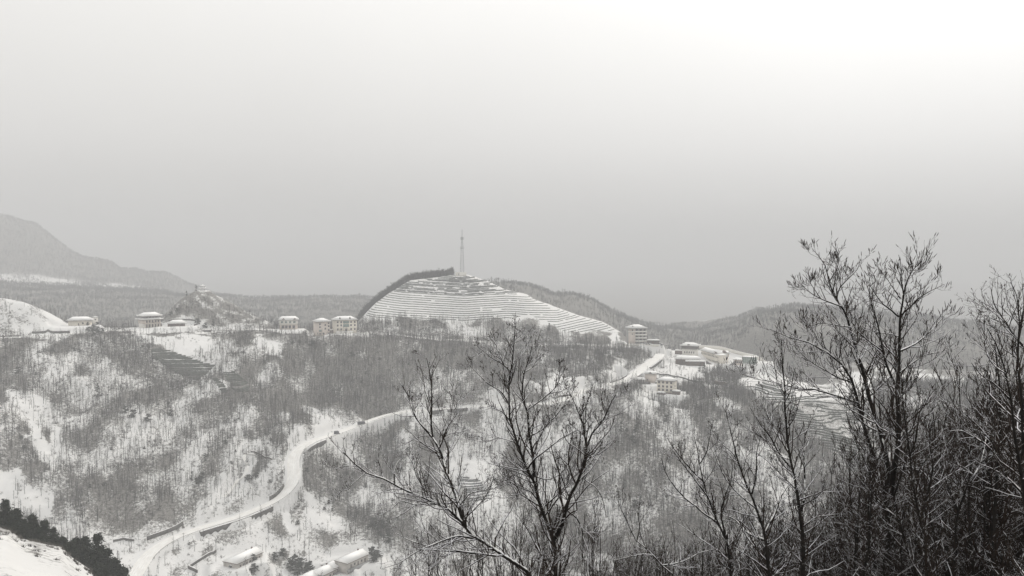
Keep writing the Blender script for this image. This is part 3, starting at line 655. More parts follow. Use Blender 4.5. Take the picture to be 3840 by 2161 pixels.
for k in range(4):
    a, b = conifer_proto(rng.uniform(4.2,5.2), rng.uniform(5.5,7.5), 1000, .42, .0, .3); cb.append((newmesh('trunk',a[0],a[1],M['dark']), newmesh('crown',b[0],b[1],M['conifer'])))
x0 = [(70,1400,1.0),(368,1488,1.3),(500,1565,1.1),(470,1550,1.0),(510,1500,.8),(330,1240,1.2),(348,1246,1.3),(365,1248,1.3),(350,1260,1.0),(383,1250,.9),(560,1475,.9),(555,1580,1.0),(745,1810,.9),(760,1795,.8),(720,1800,.8),(640,1560,.9),(770,1730,.7),(930,1800,.8),(960,1790,.7),
 (895,2112,.7),(1030,2100,.9),(1060,2085,.9),(1100,2120,1.3),(1130,2130,1.3),(1160,2140,1.2),(1120,2150,1.2),(1150,2155,1.2),(1090,2140,1.0),(1395,2085,1.2),(1415,2095,1.1),(1400,2110,.9),(1430,1985,1.4),(1455,2000,1.4),(1400,1975,1.2),(1420,2010,1.2),(1460,2030,1.1),(950,2105,.8),(955,2140,.9),(945,2155,.8),
 (1085,1215,1.2),(1052,1205,1.2),(1030,1222,.9),(800,1225,1.0),(770,1230,.9),(740,1215,1.0),(665,1170,.8),(640,1185,.8),(700,1110,.8),(720,1098,.8),(735,1092,.8),(865,1125,.9),(835,1112,.8),
 (1270,1300,1.0),(1170,1300,1.1),(1180,1310,1.0),(1320,1340,1.0),(2640,1400,1.2),(2625,1395,1.0),(2632,1462,1.1),(2640,1475,1.1),(2690,1460,.9),(2730,1320,.7),(2745,1318,.7),(2620,1312,.9),(2500,1580,1.0),(2330,1620,1.1),(2350,1640,1.1),(2390,1610,1.2),(2370,1660,1.0),(2340,1830,.9),(2420,1790,.8),(2380,1900,1.0),(2400,1890,.9),(2120,1560,1.0),(2090,1600,1.0),(1700,1330,1.0),(1680,1390,1.1),(1730,1400,1.0),(1540,1230,1.1),(1490,1225,1.0),(1980,1235,1.1),(2060,1240,1.1),(2240,1330,1.1),(2480,1760,.9)]
for (qx,qy,sc_) in x0:
    p_ = hitH(qx,qy); lb = ('dark evergreen beside the valley houses at the bottom of the picture' if qy>2070 else 'dark rounded evergreen among bare trees on the left hillside' if qx<1000 and qy>1300 else
       'small evergreen on the pavilion hill or the ridge beside it' if qx<1100 else 'dark evergreen near the ridge houses in the middle' if qx<1600 and qy<1500 else 'dark evergreen in the gully above the bottom right of the valley road' if qx<1500 else 'dark evergreen among bare trees on the right half of the slope')
    put_tree('evergreen_shrub', (cb if qy>2040 or rng.random()<.5 else cm)[rng.integers(0,4)], p_, rng.random()*6.28, sc_, lb, 'tree', lb.replace('dark ','').replace('evergreen','evergreens'))
bx, by, bz = sample(5000, 520, 850); bs = smp(S,bx,by); bqx, bqy = proj(bx,by,bz); bd = smp(np.minimum(RD,50),bx,by)
kb = (bs>5.6)&(bs<9)&(bqx>0)&(bqx<3000)&(bd>3)&(vnoise(bx/30,by/30,91)>.55)&~mask(TERR,bqx,bqy)&~mask(TEAF,bqx,bqy)&~mask(CLEAR,bqx,bqy); kb = np.where(kb)[0][:150]
for i in kb:
    lb = 'dark snow dusted bush on the '+('left hillside above the lower road' if bqx[i] < 1100 else 'slope round the middle of the valley road' if bqx[i] < 1900 else 'slope under the white house at the road bend')
    put_tree('bush', cb[rng.integers(0,4)], (bx[i],by[i],bz[i]-.3), rng.random()*6.28, rng.uniform(.3,.62), lb, 'bush', 'dark bushes on the slopes')
# bushes and dry grass of the near knoll
x, y, z = sample(9000, 150, 236); px, py = proj(x,y,z); v = vnoise(x/5,y/5,8)*.6+vnoise(x/1.7,y/1.7,9)*.4
kn = (px<600)&(v>.52); kp = np.column_stack([x,y,z])[kn]; n = len(kp); gp_ = [shrub_proto(.6, 30, .07) for _ in range(4)]
V, F = realise(gp_, rng.integers(0,4,n), kp, rng.random(n)*6.28, .6+.8*rng.random(n))
tag(link('dry_grass', newmesh('dry_grass', V, F, SHRUB)), 'dark dry grass tufts through the snow on the knoll at bottom left', 'grass', kind='stuff')

# ------------------------------------------------------------------ tea hedges along the contours
def contour_rows(poly, levels, r0, r1, hw, hh, mtl, name, label, cat, group, gap=.0, minlen=6, jit=.25, pxr=(-50,3900), fz=None):
    ORD = 'first second third fourth fifth sixth seventh eighth ninth tenth eleventh twelfth thirteenth fourteenth fifteenth sixteenth seventeenth eighteenth nineteenth twentieth'.split()
    cols = [i for i in range(0,len(AZ)) if pxr[0] < PXA[i] < pxr[1]]
    rs = np.arange(r0, r1, .8); cnt = 0
    fo = {i: (float(np.interp(PXA[i], *fz)) if fz else 0.)+.5*float(fbm(np.array([PXA[i]/120.]),np.array([2.]),2,8)[0]) for i in cols}
    prof = {i: smp(H, rs*math.sin(AZ[i]), rs*math.cos(AZ[i]))-fo[i] for i in cols}
    levels = levels+np.random.default_rng(3).normal(0,.16,len(levels))
    for li, zl in enumerate(levels[::-1]):
        runs = []; cur = []
        lastr = None
        for i in cols:
            h = prof[i]; c = np.where((h[:-1] < zl)&(h[1:] >= zl))[0]; good = False
            if len(c):
                r_ = rs[c[0]]+.8*(zl-h[c[0]])/(h[c[0]+1]-h[c[0]]+1e-9)
                if lastr is not None and abs(r_-lastr) > 7 and len(c) > 1:
                    rr2 = rs[c]; r_ = rr2[np.argmin(abs(rr2-lastr))]
                X_, Y_ = r_*math.sin(AZ[i]), r_*math.cos(AZ[i]); a_, b_ = proj(X_,Y_,zl+fo[i])
                g_ = vnoise(np.array([X_/2.2]), np.array([li*3.7]), 17)[0]
                good = bool(mask(poly, np.array([a_]), np.array([b_]))[0]) and g_ > gap and (lastr is None or abs(r_-lastr) < 9)
                if good: cur.append((X_,Y_,zl+fo[i])); lastr = r_
            if not good:
                if len(cur) >= minlen: runs.append(np.array(cur))
                cur = []; lastr = None
        if len(cur) >= minlen: runs.append(np.array(cur))
        for q in ([np.concatenate(runs)] if False else runs and [runs] or []):
            VV = []
            for run in q:
                n = len(run); hwv = hw*(1+jit*2*(vnoise(run[:,0]/2.2, run[:,1]/2.2, 3)-.5)); hv = hh*(1+.5*(vnoise(run[:,0]/1.7, run[:,1]/1.7, 5)-.5))
                T = np.gradient(run[:,:2],axis=0); T /= np.linalg.norm(T,axis=1,keepdims=True)+1e-9; Nn = np.column_stack([-T[:,1],T[:,0]])
                sec = []
                for a_, b_ in ((-1,-.5),(-.9,.7),(-.35,1),(.35,1),(.9,.7),(1,-.5)):
                    v = run.copy(); v[:,:2] += Nn*(a_*hwv)[:,None]; v[:,2] += b_*hv; sec.append(v)
                V = np.concatenate(sec); F = np.concatenate([np.stack([np.arange(n-1)+k*n, np.arange(n-1)+1+k*n, np.arange(n-1)+1+((k+1)%6)*n, np.arange(n-1)+((k+1)%6)*n],1) for k in range(6)])
                VV.append((V,F))
            V, F = cat_mesh(VV)
            tag(link(name, newmesh(name, V, F, mtl)), label+', '+(ORD[cnt] if cnt < 20 else ('twenty-'+ORD[cnt-20] if cnt < 29 else 'thirtieth' if cnt==29 else 'thirty-'+ORD[cnt-30] if cnt<39 else 'fortieth' if cnt==39 else 'forty-'+ORD[(cnt-40)%9]))+' from the top', cat, group); cnt += 1
    print(name, cnt)
THL = [TERR[0]]
contour_rows(THL, np.arange(-91,-45,2.15), 815, 995, .30, .52, M['tea'], 'tea_hedge', 'dark tea hedge line across the white lower mast hill', 'hedge', 'tea hedges on the lower mast hill', .08, pxr=(1300,2380), fz=([1350,1600,1750,1900,2090,2300],[5.5,1.5,-1,0,-4,5]))
contour_rows(THL, np.arange(-44.5,-24,1.4), 815, 995, .95, .6, M['teasn'], 'tea_hedge', 'thick grey tea hedge line on the upper mast hill', 'hedge', 'tea hedges on the upper mast hill', .2, pxr=(1300,2380), fz=([1350,1600,1750,1900,2090,2300],[5.5,1.5,-1,0,-4,5]))
contour_rows([TERR[1]], np.arange(-205,-100,1.35), 560, 1040, .8, .6, M['tea'], 'tea_hedge', 'tea hedge line on the terraces below the glass building', 'hedge', 'tea hedges on the right terraces', .12, pxr=(2700,3450))
contour_rows([TEAF[0]], np.arange(-140,-70,.95), 600, 850, .75, .7, M['tea'], 'tea_hedge', 'dark tea hedge line in the slanting left field', 'hedge', 'tea hedges in the slanting field', .0, 4, pxr=(500,850))
contour_rows(TEAF[1:3], np.arange(-140,-70,.85), 600, 850, .8, .7, M['tea'], 'tea_hedge', 'dark tea hedge line in the small square fields', 'hedge', 'tea hedges in the square fields', .0, 4, pxr=(780,950))
contour_rows([TEAF[3]], np.arange(-190,-120,1.0), 520, 700, .5, .6, M['teasn'], 'tea_hedge', 'tea hedge line in the field behind the leaning tree', 'hedge', 'tea hedges behind the leaning tree', .0, 4, pxr=(1690,1880))
# ------------------------------------------------------------------ buildings
def root(name, px, py, r, yaw, label, cat, group=None, zfix=None):
    c = P(px, py, r); az, _ = ray(px, py)
    o = bpy.data.objects.new(name, None); COL.objects.link(o); o.location = c; o.rotation_euler = (0, 0, -float(az)+math.radians(yaw))
    tag(o, label, cat, group); return o
def hip(m, x0, x1, y0, y1, z, rh, ridge=None, along='x'):
    cx, cy = (x0+x1)/2, (y0+y1)/2
    if along == 'x':
        k = (y1-y0)/2 if ridge is None else ((x1-x0)-ridge)/2; a, b = (x0+k, cy, z+rh), (x1-k, cy, z+rh)
        return m.add([(x0,y0,z),(x1,y0,z),(x1,y1,z),(x0,y1,z),a,b], [(0,1,5,4),(2,3,4,5),(1,2,5),(3,0,4),(0,3,2,1)])
    k = (x1-x0)/2 if ridge is None else ((y1-y0)-ridge)/2; a, b = (cx, y0+k, z+rh), (cx, y1-k, z+rh)
    return m.add([(x0,y0,z),(x1,y0,z),(x1,y1,z),(x0,y1,z),a,b], [(0,1,4),(1,2,5,4),(2,3,5),(3,0,4,5),(0,3,2,1)])
def roof(par, x0, x1, y0, y1, z, rh, kind='hip', over=.9, mtl='dark', ridge=None, along='x', th=.22, sn=.3, name='roof', curve=0):
    X0,X1,Y0,Y1 = x0-over,x1+over,y0-over,y1+over
    m = MB().box(X0,X1,Y0,Y1,z,z+th)
    if kind != 'flat': hip(m, X0+.1,X1-.1,Y0+.1,Y1-.1,z+th+.003,rh*.93, (X1-X0-.25 if along=='x' else Y1-Y0-.25) if kind=='gable' else ridge, along)
    ro = m.obj(name, M[mtl], par)
    s = MB()
    if kind == 'flat': s.box(X0+.15,X1-.15,Y0+.15,Y1-.15,z+th+.003,z+th+sn)
    else:
        rg = ridge if kind=='hip' else ((X1-X0-.1) if along=='x' else (Y1-Y0-.1))
        s.box(X0+.05,X1-.05,Y0+.05,Y1-.05,z+th+.006,z+th+sn); hip(s, X0+.05,X1-.05,Y0+.05,Y1-.05,z+th+sn+.003,rh,rg,along)
        if curve:
            for sx,sy in ((X0,Y0),(X1,Y0),(X1,Y1),(X0,Y1)):
                dx = 1 if sx==X0 else -1; dy = 1 if sy==Y0 else -1
                s.add([(sx+dx*1.6,sy,z+th+.02),(sx,sy+dy*1.6,z+th+.02),(sx-dx*.35,sy-dy*.35,z+th+curve),(sx+dx*1.2,sy+dy*1.2,z+th+.9)],[(0,1,2),(0,2,3),(1,3,2)])
    s.obj('roof_snow', M['roofsnow'], ro); return ro
_wm = {}
def winmesh(w, h, key='glass'):
    k = (round(w,2), round(h,2), key)
    if k not in _wm:
        f = MB().box(-w/2-.12,w/2+.12,-.10,.02,-.12,0).box(-w/2-.12,w/2+.12,-.10,.02,h,h+.12).box(-w/2-.12,-w/2,-.09,.02,.003,h-.003).box(w/2,w/2+.12,-.09,.02,.003,h-.003).box(-.05,.05,-.08,.02,.003,h-.003).mesh('window', M['frame'])
        p = MB().box(-w/2+.003,w/2-.003,-.05,.03,.006,h-.006).mesh('pane', M[key]); _wm[k] = (f, p)
    return _wm[k]
def window(par, x, y, z, w, h, rot=0, key='glass', name='window'):
    f, p = winmesh(w, h, key); o = link(name, f, par, (x,y,z), rot); link('pane', p, o); return o
def wins(par, xs, zs, w=1.2, h=1.5, y=0, key='glass'):
    for x in xs:
        for z in zs: window(par, x, y-.02, z, w, h, 0, key)
def swins(par, side, ys, zs, w=1.2, h=1.5, key='glass'):
    """windows on the right (side>0) or left wall at |x| = side"""
    for y in ys:
        for z in zs: window(par, side+(.02 if side>0 else -.02), y, z, w, h, math.pi/2 if side>0 else -math.pi/2, key)
def walls(par, x0,x1,y0,y1,h,mtl,down=2.5,name='wall',z0=0): return MB().box(x0,x1,y0,y1,z0-down,h).obj(name, M[mtl], par)

# white three storey house with hipped snow roof, at the road bend
b = root('house', 2494, 1470, 745, -16, 'white three storey house with a wide hipped snowy roof right of the road bend', 'house', 'white houses with hipped snowy roofs')
walls(b,-7.2,7.2,0,10.5,9.6,'cream',4.5); roof(b,-7.2,7.2,0,10.5,9.6,2.4,'hip',1.1,ridge=4)
wins(b,(-5.4,-1.8,1.8,5.4),(.9,3.9,7.3),1.5,1.6); swins(b,7.2,(5,),(3.9,.9),.8,1.6); swins(b,7.2,(7.5,),(.9,3.9),.5,1.6)
MB().box(-6.9,6.9,-.6,-.01,-1.4,-.5).obj('ledge', M['brown'], b)
# annexes below it
for (px,py,r,w,lab) in ((2477,1484,738,6.5,'low dark annex with snowy roof under the left corner of the white house'),(2534,1478,740,6,'low dark annex with a snowy roof under the right corner of the white house')):
    a = root('annex', px, py, r, -16, lab, 'annex', 'annexes under the white house'); walls(a,-w/2,w/2,0,4,2.1,'brown',3); roof(a,-w/2,w/2,0,4,2.1,.9,'hip',.4,ridge=w-1.5); MB().box(-.5,.5,-.05,.05,-.4,1.7).obj('door',M['dark'],a)
# glazed pavilion building on its dark wall
a = root('garage_pavilion', 2386, 1434, 765, 4, 'long low glazed pavilion with snowy roof on a dark wall beside the road bend', 'pavilion')
walls(a,-7.6,7.6,0,6,2.2,'glass',.1,name='glazing'); roof(a,-7.8,7.8,-.2,6,2.3,1.2,'hip',.5,'white',ridge=12)
for k in range(9): MB().box(-7.6+k*1.86,-7.35+k*1.86,-.14,-.02,-.1,2.2).obj('mullion', M['white'], a)
MB().box(-7.8,12.5,-.5,6,-7.2,-.15).obj('base_wall', M['wall'], a); MB().box(-7.8,7.8,-.12,-.01,1.0,1.15).obj('rail', M['white'], a)
a = root('small_house', 2438, 1433, 772, -8, 'small square house with a dark gable between the pavilion and the white house', 'house')
walls(a,-4.6,4.6,0,7,7.2,'pink',3); roof(a,-4.6,4.6,0,7,7.2,1.8,'gable',.7,along='x'); window(a,-2.2,-.02,1.2,.9,1.2)
m = MB(); m.add([(-1.8,-.95,7.7),(1.8,-.95,7.7),(0,-.95,9.0),(0,2.5,9.0)],[(0,1,2),(1,3,2),(0,2,3)]); m.obj('dormer', M['dark'], a)
MB().box(4.7,9.5,-1,5,-1.5,.4).box(-1,4,-4,-.3,-2,-1).obj('terrace', M['parapet'], a); MB().box(4.7,9.5,-1,5,.403,.75).box(-1,4,-4,-.3,-.997,-.7).obj('terrace_snow', M['roofsnow'], a)
# long low shed
a = root('long_shed', 2588, 1364, 866, 2, 'long low brown shed with two overlapping snowy roofs', 'shed')
walls(a,-14.2,10,0,9,4.2,'brown',2); roof(a,-14.2,10,0,9,4.2,2.8,'hip',1.0,ridge=18); walls(a,-4,14.2,-4.5,-.02,2.4,'brown',2,name='lean_to_wall'); roof(a,-4,14.2,-4.3,-.6,2.4,1.2,'gable',.8,name='lean_to_roof')
for x in (-12,-9.5,-7): MB().box(x,x+1.2,-.08,-.01,.1,2.2).obj('door',M['dark'],a)
window(a,0,-4.54,.8,1.4,1.0); window(a,5,-4.54,.8,1.4,1.0); window(a,10,-4.54,.8,1.4,1.0)
# temple roofed building above it
a = root('hall', 2584, 1327, 912, -14, 'white hall with dark timber upper floor and upturned snowy roof, behind the long shed', 'hall')
walls(a,-7.5,7.5,0,9,5.0,'white',3); MB().box(-8.1,8.1,-.7,9.5,5.003,8.2).obj('upper_floor',M['dark'],a); roof(a,-8.1,8.1,-.7,9.5,8.2,2.9,'hip',1.4,ridge=9,curve=1.3)
wins(a,(-4.6,-2.2,.2,2.6,5.0),(.6,),.9,1.9); MB().box(-1.2,1.2,-2.6,-2.0,9.1,10.2).obj('dormer',M['dark'],a)
MB().box(-15.5,-8.6,1,6,-3,2.6).obj('side_block',M['brown'],a); MB().box(-15.8,-8.4,.8,6.2,2.603,3.1).obj('side_snow',M['roofsnow'],a)
# long guest house running back from its gable end
a = root('guest_house', 2712, 1368, 902, 25, 'long cream guest house running back from its blank gable end on the plateau', 'house')
walls(a,-5,5,0,12,9.4,'cream',5); walls(a,-5,5,12.02,44,10.0,'cream',5,name='rear_wall'); roof(a,-5,5,0,12,9.4,0,'flat',.3,'cream',name='terrace_roof',sn=.4)
roof(a,-5,5,12.5,44,10.0,3.0,'gable',.9,along='y'); walls(a,5.02,16,20,29,8.6,'cream',3,name='wing_wall'); roof(a,5.3,16,20,29,8.6,2.4,'gable',.8,along='x',name='wing_roof')
swins(a,-5,[2+k*3.4 for k in range(13)],(1.6,6.6),1.3,1.5); wins(a,(3.6,),(1.6,4.6,6.9),.9,1.1); 
for (x,y) in ((-3,11.9),(11,19.9)):
    m = MB(); m.add([(x-2.6,y-.9,9.6),(x+2.6,y-.9,9.6),(x,y-.9,12.2),(x,y+4,12.2),(x-2.6,y+4,9.6),(x+2.6,y+4,9.6)],[(0,1,2),(0,2,3,4),(1,5,3,2)]); m.obj('gable',M['brown'],a)
wins(a,(8.5,12),(1.6,5),1.2,1.4,20)
for k in range(6):
    MB().box(5.6,14.5,3+k*2.5,4.9+k*2.5,1.5+k*.75,1.9+k*.75).obj('stair_roof',M['roofsnow'],a)
# round pavilion and glass building
a = root('round_tower', 2766, 1372, 896, 0, 'round stone pavilion with a low conical snowy roof, left of the glass framed building', 'tower')
MB().lathe([(0,-3),(4.1,-3),(4.1,6.2),(0,6.2)],20).obj('wall',M['pink'],a); ro = MB().lathe([(0,6.203),(4.9,6.203),(4.9,6.6),(0,7.9)],20).obj('roof',M['brown'],a); MB().lathe([(5.0,6.606),(5.0,6.9),(2.8,7.9),(.1,8.6)],20).obj('roof_snow',M['roofsnow'],ro)
for k in range(7): an = math.radians(180+20+k*23); o = window(a,4.12*math.cos(an),4.12*math.sin(an),3.2,1.0,1.9,an+math.pi/2)
a = root('glass_building', 2809, 1368, 905, -8, 'glass walled building in a thin steel frame on the plateau edge', 'building')
walls(a,-6.6,6.6,.3,9,7.4,'green',2,name='glass_wall'); roof(a,-6.6,6.6,0,9,7.5,0,'flat',.5,'steel')
for k in range(8): MB().box(-6.6+k*1.87,-6.5+k*1.87,0,.14,-2,7.45).obj('mullion',M['white'],a)
for z in (1.8,3.7,5.6): MB().box(-6.6,6.6,.02,.16,z,z+.12).obj('transom',M['white'],a)
for x in (8.2,10.6,13.0): MB().box(x,x+.25,1,1.25,-1.5,7.4).obj('column',M['white'],a)
MB().box(6.7,13.3,.9,1.35,7.0,7.3).box(6.7,13.3,7,7.4,7.0,7.3).obj('beam',M['white'],a)
# tall building with balconies
a = root('tower_block', 2391, 1291, 886, 12, 'tall five storey block with white balcony bands and a wide snowy roof', 'building')
walls(a,-8.6,9.2,1.4,12,16.2,'grey',5); walls(a,-9.4,-2.6,.2,1.35,16.2,'pink',5,name='stair_wall'); roof(a,-9,9.2,.2,12,16.3,3.2,'hip',1.7,ridge=5)
for i, z in enumerate((2.6,5.9,9.2,12.5)):
    MB().box(-9.8 if i==3 else -2.5,9.6,-.3 if i<3 else -.5,1.38,z-.2,z+.85).obj('balcony',M['white'],a)
    MB().box(-9.8 if i==3 else -2.5,9.6,-.3 if i<3 else -.5,1.3,z+.853,z+1.05).obj('balcony_snow',M['roofsnow'],a)
for x in (-2.5,1.5,5.4,9.3): MB().box(x-.15,x+.15,.0,.3,-2,16.2).obj('column',M['pink'],a)
wins(a,(-.6,3.4,7.3),(3.9,7.2,10.5,13.7),1.8,1.6,1.4); window(a,-5.5,.18,13.6,.9,1.5); window(a,-5.5,.18,9.8,.8,1.2)
MB().box(-5.5,-4.9,1.5,2.1,17.5,19).box(-4.9,-3.6,1.5,1.9,17.9,18.4).obj('water_tank',M['dark'],a)
a = root('shed', 2449, 1290, 880, -3, 'low dark shed with a bright snowy flat roof right of the tall block', 'shed')
walls(a,-6,6,0,6,3.2,'dark',2); roof(a,-6,6,0,6,3.3,.8,'hip',.6,ridge=9); MB().box(-1,1,-.06,-.01,0,2.2).obj('door',M['brown'],a)
MB().box(-30,6,-3.2,-2.8,-2.4,-.3).obj('yard_wall',M['white'],a); MB().box(-30,6,-3.25,-2.75,-.297,0).obj('yard_snow',M['roofsnow'],a)
# houses on the ridge
a = root('house', 1082, 1233, 850, -2, 'two storey ridge house with white upper floor and twin dark dormers', 'house', 'white houses with hipped snowy roofs')
walls(a,-8.3,8.3,.6,10,3.9,'pink',4); MB().box(-8.6,8.6,-.4,10,3.903,8.3).obj('upper_floor',M['white'],a); roof(a,-8.8,8.8,-.2,10,8.3,3.0,'hip',1.0,ridge=13)
wins(a,(-6,-2.2,1.6,5.6),(5.6,),1.9,1.6,-.4,'green'); wins(a,(-5,-2,1.2,4.8),(.3,),2.2,2.6,.6)
for x in (-4.6,6.0): m = MB(); m.add([(x-1.5,-1.25,8.95),(x+1.5,-1.25,8.95),(x,-1.25,10.3),(x,1.5,10.3)],[(0,1,2),(1,3,2),(0,2,3)]); m.obj('dormer',M['brown'],a)
a = root('house', 1214, 1257, 838, 18, 'tall narrow pinkish house with a pyramid snowy roof, middle of three ridge houses', 'house', 'white houses with hipped snowy roofs')
walls(a,-6.3,6.3,0,12,12.8,'pink',5); roof(a,-6.3,6.3,0,12,12.9,2.7,'hip',1.3,ridge=3)
for x,z in ((-3.6,9.9),(-3.6,12-5.0),(1.6,9.0),(1.6,5.4),(5.0,10.6),(5.0,7.6),(5.0,4.0),(-3.6,.6),(0,.6),(5.0,.6)): window(a,x,-.02,z,1.3,1.5)
window(a,-3.4,-.02,3.4,2.4,1.9,key='green'); MB().box(6.33,13.2,1,7,-4,4.4).obj('side_wing',M['brown'],a); MB().box(6.35,13.3,.8,7.1,4.403,4.7).obj('wing_snow',M['roofsnow'],a)
MB().box(-5,7,-6,-2,-6,-3.6).obj('lower_terrace',M['pink'],a); MB().box(-5.1,7.1,-6.1,-1.9,-3.597,-3.3).obj('terrace_snow',M['roofsnow'],a)
a = root('house', 1295, 1243, 842, 7, 'cream three storey ridge house with a green glazed stair bay beside the terraced hill', 'house', 'white houses with hipped snowy roofs')
walls(a,-11.2,11.2,0,11,11.0,'cream',4); roof(a,-11.2,11.2,0,11,11.0,3.0,'hip',1.1,ridge=12.5)
wins(a,(-7.2,-3.9,5.6,9.2),(1.3,5.1,8.2),1.3,1.6); window(a,.8,-.02,7.8,5.6,2.2,0,'green'); window(a,.8,-.02,4.2,5.6,2.8,0,'green')
MB().box(-.2,1.8,-.12,-.01,0,2.8).obj('door',M['dark'],a); MB().box(-9,7,-3.4,-.2,-2.6,-.3).obj('terrace',M['white'],a); MB().box(-9.1,7.1,-3.5,-.2,-.297,.05).obj('terrace_snow',M['roofsnow'],a)
for x in (-5.0,4.6): m = MB(); m.box(x-.6,x+.6,-.2,1.5,12.1,13.0); hip(m,x-.9,x+.9,-.5,1.8,13.003,.7); m.obj('dormer',M['dark'],a)
# temple style building and neighbours at the left
a = root('temple_hall', 570, 1228, 862, 24, 'temple style building with two tiers of upturned snowy eaves on the left ridge', 'temple')
walls(a,-7.6,8.6,1.2,11,3.8,'white',3); MB().box(-7.8,8.8,1.0,11.1,3.803,7.2).obj('middle_floor',M['pink'],a); MB().box(-7.2,8.2,1.4,10.5,8.1,10.4).obj('upper_floor',M['grey'],a)
ro = MB().box(-9.6,10.6,-.9,12.6,7.203,7.5).obj('lower_eave',M['brown'],a)
s = MB(); s.add([(-9.8,-1.1,7.506),(10.8,-1.1,7.506),(10.8,12.8,7.506),(-9.8,12.8,7.506),(-7.3,1.3,8.7),(8.3,1.3,8.7),(8.3,10.6,8.7),(-7.3,10.6,8.7)],[(0,1,5,4),(1,2,6,5),(2,3,7,6),(3,0,4,7),(4,5,6,7),(3,2,1,0)])
for sx,sy,dx,dy in ((-9.8,-1.1,1,1),(10.8,-1.1,-1,1),(10.8,12.8,-1,-1),(-9.8,12.8,1,-1)): s.add([(sx+dx*1.7,sy,7.55),(sx,sy+dy*1.7,7.55),(sx-dx*.5,sy-dy*.5,8.4),(sx+dx*1.3,sy+dy*1.3,8.2)],[(0,1,2),(0,2,3),(1,3,2)])
s.obj('eave_snow',M['roofsnow'],ro)
roof(a,-7.2,8.2,1.4,10.5,10.4,3.0,'hip',1.9,'brown',ridge=11,curve=1.3,name='upper_roof')
for k in range(6):
    x = -5.9+k*2.75; MB().box(x-.28,x+.28,-.3,.25,-.5,7.2).obj('column',M['pink'],a)
    window(a,x+1.35,.98,4.7,1.3,1.7); MB().box(x+.6,x+2.2,1.05,1.19,0,2.9).obj('doorway',M['dark'],a)
MB().box(-7.8,8.8,-.4,.98,3.5,3.95).obj('balcony',M['pink'],a); wins(a,(-4,-1,2,5),(8.9,),1.6,1.0,1.4)
a = root('low_hall', 664, 1224, 862, 4, 'low brown hall with a slanted snowy roof right of the temple style building', 'hall')
walls(a,-8,7,0,5,2.4,'brown',2); roof(a,-7,8,-.5,5.5,2.5,3.0,'hip',1.0,'brown',ridge=8); MB().box(3,6.5,-.06,-.01,0,2.0).obj('door',M['brown'],a)
a = root('hill_pavilion', 760, 1090, 920, 0, 'tiny open pavilion with two snowy roof tiers on top of the shrubby hill', 'pavilion')
for sx in (-1.6,1.6):
    for sy in (-1.6,1.6): MB().box(sx-.14,sx+.14,sy-.14,sy+.14,-.6,4.3).obj('column',M['brown'],a)
MB().box(-2.2,2.2,-2.2,2.2,-1.2,-.1).obj('base',M['grey'],a)
roof(a,-1.8,1.8,-1.8,1.8,1.9,.9,'hip',1.4,'brown',ridge=.4,curve=.9,name='lower_roof'); roof(a,-1.2,1.2,-1.2,1.2,4.3,1.4,'hip',.9,'brown',ridge=.2,curve=.8,name='upper_roof')
a = root('hut', 297, 1222, 862, -12, 'small cream hut with a bright sagging snowy roof among bare trees near the left edge', 'hut')
walls(a,-9,9,0,8,4.6,'cream',2); roof(a,-9.5,9.8,-.3,8,4.7,2.8,'hip',1.2,ridge=12,along='x'); window(a,3,-.02,1.6,1.3,1.3); MB().box(-1,0,-.06,-.01,0,2.2).obj('door',M['brown'],a)
a = root('shack', 358, 1206, 880, 5, 'tiny pale shack behind the dark evergreens near the left edge', 'hut')
walls(a,-2.2,2.2,0,3.5,3.6,'white',2); roof(a,-2.2,2.2,0,3.5,3.65,.5,'hip',.3,ridge=2); window(a,0,-.02,1.4,1.0,1.0)
# mast
a = root('mast', 1733, 1028, 962, 0, 'tall thin steel lattice mast with antennas on top of the terraced hill', 'mast')
hT = 48.
def mw(z): return 1.9*(1-z/hT)+.35
for sx in (-1,1):
    for sy in (-1,1):
        zz = np.linspace(0,hT-6,8); pl = np.array([[sx*mw(z),sy*mw(z),z] for z in zz])[None]; V,F = tube_arrays(pl, np.full((1,8),.17), 4); link('leg', newmesh('leg',V,F,M['steel']), a)
zs = list(np.linspace(0,hT-6,15)); m = MB()
for z0,z1 in zip(zs[:-1],zs[1:]):
    a0, a1 = mw(z0), mw(z1)
    for (p,q) in (((-1,-1),(1,-1)),((1,-1),(1,1)),((1,1),(-1,1)),((-1,1),(-1,-1))):
        m.bar((p[0]*a0,p[1]*a0,z0),(q[0]*a1,q[1]*a1,z1),.08); m.bar((q[0]*a0,q[1]*a0,z0),(p[0]*a1,p[1]*a1,z1),.08); m.bar((p[0]*a0,p[1]*a0,z0),(q[0]*a0,q[1]*a0,z0),.08)
m.obj('bracing', M['steel'], a)
for z,rr_0 in ((hT-9,1.9),(hT-19.5,1.9)):
    pf = MB().lathe([(0,z),(rr_0,z),(rr_0,z+.3),(0,z+.3)],10).obj('platform',M['steel'],a)
    for k in range(6): an = k*math.pi/3; MB().obox((rr_0*math.cos(an),rr_0*math.sin(an)),.12,.22,z+.35,z+2.6,an).obj('antenna',M['steel'],pf)
MB().bar((0,0,hT-6),(0,0,hT+2),.22).obj('spire',M['steel'],a)
a = root('mast_hut', 1729, 1033, 956, 0, 'small flat pale equipment hut at the foot of the mast', 'hut')
walls(a,-6.2,6,0,4,3.1,'white',2); roof(a,-6.2,6,0,4,3.12,0,'flat',.2,'white',sn=.3); MB().box(-3,-2,-.06,-.01,0,2.1).obj('door',M['grey'],a)
